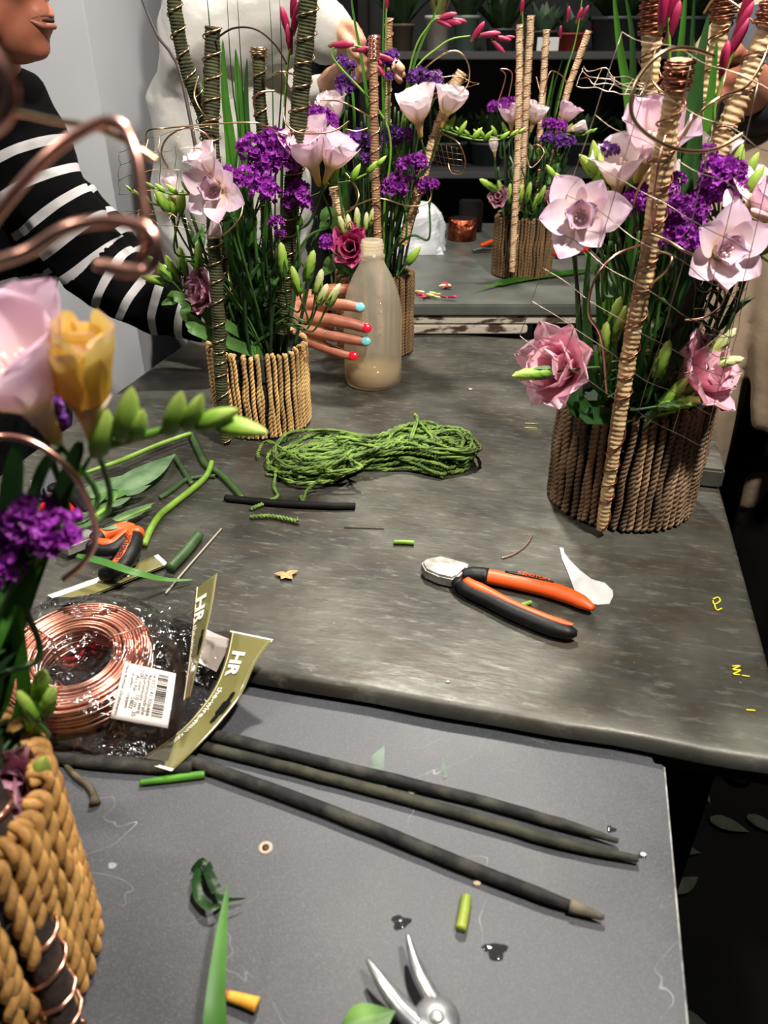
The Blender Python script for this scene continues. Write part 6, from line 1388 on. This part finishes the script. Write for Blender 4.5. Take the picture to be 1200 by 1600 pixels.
# --- person in white shirt behind the moss-post basket
def white_person():
    t = thing('person', 'person in loose white shirt with bent arm behind the moss-post basket', 'person', (-.33, 1.72, 0))
    M_sh = mat('white_cotton', (206, 204, 198), .8, 0, (190, 188, 182), 6, bump=.3, bscale=30, dist=.01)
    hip = V((-.34, 1.70, .92)); chest = V((-.315, 1.70, 1.24)); ls = V((-.325, 1.60, 1.395)); el = aty(452, 10, 1.58); wr = aty(528, 52, 1.55); kn = aty(552, 66, 1.53)
    rs = V((-.36, 1.84, 1.40)); nk = V((-.33, 1.71, 1.47)); hc = V((-.24, 1.68, 1.66)); sh, W, R = head_shapes(hc, (.8, -.5, -.3))
    body = sh+[('c', nk, V((-.28, 1.69, 1.60)), .055, .052), ('c', hip, chest, .12, .13), ('c', chest, nk, .12, .06), ('c', chest, ls, .10, .05), ('c', ls, el, .046, .040), ('c', el, wr, .038, .027), ('c', chest, rs, .10, .05), ('c', rs, V((-.18, 1.82, 1.22)), .045, .036), ('c', V((-.18, 1.82, 1.22)), V((-.10, 1.70, 1.32)), .036, .026)]
    for dy in (-.09, .09): body += [('c', hip+V((0, dy, 0)), V((-.34, 1.70+dy, .5)), .09, .06), ('c', V((-.34, 1.70+dy, .5)), V((-.35, 1.70+dy, .09)), .058, .042), ('c', V((-.35, 1.70+dy, .045)), V((-.22, 1.70+dy, .035)), .04, .032)]
    fuse('body', body, .007, M_sk2, t, 4)
    d = (kn-wr).normalized(); hand = [('c', el.lerp(wr, .75), wr, .029, .027), ('e', wr.lerp(kn, .55), (.030, .020, .026), Matrix.Rotation(0, 3, 'Z'))]
    for k in range(4):
        o = V((0, -.010+.004*k, .022-.014*k)); a = wr+d*.034+o; hand += [('c', wr+o*.6, a, .012, .0105), ('c', a, a+d*.020+V((0, 0, -.014)), .0100, .0092), ('c', a+d*.020+V((0, 0, -.014)), a+d*.010+V((0, .012, -.032)), .0090, .0075)]
    hand += [('c', wr+V((0, -.012, .008)), wr+d*.022+V((0, -.026, -.004)), .012, .010), ('c', wr+d*.022+V((0, -.026, -.004)), wr+d*.044+V((0, -.024, -.016)), .010, .008)]
    fuse('hand', hand, .003, M_sk2, t, 3)
    head_extras(t, W, R, 1, M_hairb, M_lip); hairmesh(t, W, R, 1, M_hairb, True)
    fuse('shirt', [('c', hip+V((0, 0, -.05)), chest, .150, .155), ('e', V((-.345, 1.68, 1.10)), (.125, .13, .16)), ('c', chest, nk+V((0, 0, -.05)), .14, .09), ('c', chest+V((0, 0, .04)), ls, .12, .092), ('c', ls, el, .090, .072), ('c', el, el.lerp(wr, .62), .070, .050), ('c', chest, rs, .12, .08), ('c', rs, V((-.18, 1.82, 1.22)), .075, .06), ('c', V((-.18, 1.82, 1.22)), V((-.13, 1.75, 1.28)), .06, .046)], .008, M_sh, t, 5, disp=lambda p: .018*(1-2*abs(mnoise.noise((p.x*5+p.z*4, p.y*5, p.z*9-p.x*6))))+.006*mnoise.noise((p.x*22, p.y*22, p.z*22)))
    tr_ = [('c', hip+V((0, 0, -.1)), hip+V((0, 0, -.02)), .145, .140)]
    for dy in (-.09, .09): tr_ += [('c', hip+V((0, dy*.8, -.06)), V((-.34, 1.70+dy, .10)), .11, .07)]
    shoes(t, -.32, 1.70, (1, 0, 0), .09, M_dark)
    w2 = V((-.10, 1.70, 1.32)); fuse('hand', [('c', V((-.12, 1.73, 1.30)), w2, .027, .025)]+relaxed_hand(w2, (.8, -.4, .3), (0, -.4, -.9), (.2, -.9, .3)), .0035, M_sk2, t, 3)
    fuse('trousers', tr_, .009, mat('grey_trousers', (150, 152, 156), .8), t, 4)
white_person()
bpy.data.objects['person.001'].location.y += .06
# --- person in beige coat behind the right basket
def coat_person():
    base = aty(1175, 300, 1.30); cx = base.x+.10
    t = thing('person', 'person in long beige coat over dark top behind the raffia-post basket', 'person', (cx, 1.32, 0))
    hip = V((cx, 1.32, .90)); chest = V((cx, 1.33, 1.22)); nk = V((cx, 1.33, 1.44)); hc = V((cx-.03, 1.29, 1.64)); sh, W, R = head_shapes(hc, (-.6, -.8, -.3))
    ls = V((cx-.14, 1.30, 1.36)); el = aty(1180, 150, 1.20); wr = aty(1145, 112, 1.08); wr.x += 0
    rs = V((cx+.16, 1.33, 1.36))
    body = sh+[('c', nk, V((cx-.01, 1.31, 1.57)), .055, .05), ('c', hip, chest, .12, .13), ('c', chest, nk, .12, .06), ('c', chest, ls, .1, .05), ('c', ls, el, .045, .038), ('c', el, wr, .036, .026), ('c', chest, rs, .1, .05), ('c', rs, V((cx+.22, 1.25, 1.12)), .045, .036), ('c', V((cx+.22, 1.25, 1.12)), V((cx+.16, 1.12, 1.10)), .034, .026)]
    for dx in (-.09, .09): body += [('c', hip+V((dx, 0, 0)), V((cx+dx, 1.32, .5)), .09, .06), ('c', V((cx+dx, 1.32, .5)), V((cx+dx, 1.33, .09)), .058, .042), ('c', V((cx+dx, 1.33, .045)), V((cx+dx, 1.20, .035)), .04, .032)]
    fuse('body', body, .008, M_sk1, t, 4)
    d = V((-.75, -.6, -.1)).normalized(); hand = [('c', el.lerp(wr, .7), wr, .028, .026), ('e', wr+d*.035, (.032, .026, .022), Matrix.Rotation(.6, 3, 'Z'))]
    for k in range(4):
        o = V((.006*k, .0, .022-.013*k)); a = wr+d*.06+o; hand += [('c', wr+o*.5, a, .012, .0105), ('c', a, a+d*.024+V((.004, 0, -.006)), .010, .009), ('c', a+d*.024+V((.004, 0, -.006)), a+d*.034+V((.012, -.004, -.022)), .009, .0075)]
    hand += [('c', wr+V((0, -.012, .012)), wr+d*.04+V((.01, -.02, .026)), .012, .010), ('c', wr+d*.04+V((.01, -.02, .026)), wr+d*.064+V((.01, -.016, .022)), .010, .008)]
    fuse('hand', hand, .003, M_sk1, t, 3)
    head_extras(t, W, R, 1, M_hairb, M_lip); hairmesh(t, W, R, 1, M_hairb, True)
    M_navy = mat('navy_top', (24, 26, 36), .8, 0, (34, 38, 52), 8)
    fuse('top', [('c', hip, chest, .145, .15), ('c', chest, nk+V((0, 0, -.04)), .13, .08), ('c', chest, ls, .11, .07), ('c', ls, el, .068, .055), ('c', chest, rs, .11, .07), ('c', rs, V((cx+.22, 1.25, 1.12)), .07, .055)], .009, M_navy, t, 4)
    M_coat = mat('beige_coat', (158, 138, 116), .85, 0, (132, 114, 94), 7, bump=.3, bscale=25, dist=.008)
    coat = [('c', V((cx+.02, 1.38, 1.30)), V((cx+.03, 1.39, .70)), .155, .165), ('c', V((cx-.10, 1.37, 1.33)), V((cx+.10, 1.37, 1.33)), .115, .115)]
    cols = [((1076, 400, 1.19), (1090, 560, 1.17), (1093, 735, 1.15)), ((1104, 398, 1.17), (1104, 560, 1.145), (1101, 738, 1.13)), ((1136, 396, 1.16), (1126, 560, 1.14), (1108, 738, 1.125)), ((1166, 394, 1.17), (1146, 560, 1.15), (1114, 736, 1.14)), ((1184, 392, 1.20), (1158, 560, 1.19), (1117, 730, 1.18)),
            ((1186, 380, 1.19), (1180, 520, 1.16), (1172, 640, 1.14)), ((1214, 380, 1.18), (1206, 520, 1.14), (1198, 650, 1.12)), ((1244, 380, 1.19), (1236, 520, 1.15), (1228, 655, 1.13)), ((1274, 380, 1.22), (1266, 520, 1.19), (1256, 655, 1.17))]
    for k, (a, b, c) in enumerate(cols):
        a, b, c = aty(*a), aty(*b), aty(*c)
        if k > 4: a.y -= .045; b.y -= .045; c.y -= .045
        up = V((cx-.13+.016*k, 1.235, 1.35)) if k < 5 else V((cx+.06+.026*(k-5), 1.235, 1.35))
        coat += [('c', a, b, .027, .024), ('c', b, c, .024, .018), ('c', up, a, .035, .027)]
    for q in (cols[1], cols[3]): coat += [('c', aty(*q[0]), V((aty(*q[0]).x+.05, 1.33, 1.20)), .024, .08)]
    fuse('coat', coat, .007, M_coat, t, 10)
    shoes(t, cx, 1.30, (0, -1, 0), .09, M_dark)
    w2 = V((cx+.16, 1.12, 1.10)); fuse('hand', [('c', V((cx+.18, 1.16, 1.105)), w2, .027, .025)]+relaxed_hand(w2, (-.35, -.85, -.25), (-.7, .2, -.5), (-.3, 0, .9)), .0035, M_sk1, t, 3)
    tr_ = [('c', hip+V((0, 0, -.08)), hip+V((0, 0, .0)), .14, .14)]
    for dx in (-.09, .09): tr_ += [('c', hip+V((dx*.8, 0, -.06)), V((cx+dx, 1.32, .10)), .11, .07)]
    fuse('trousers', tr_, .009, M_dark, t, 4)
coat_person()
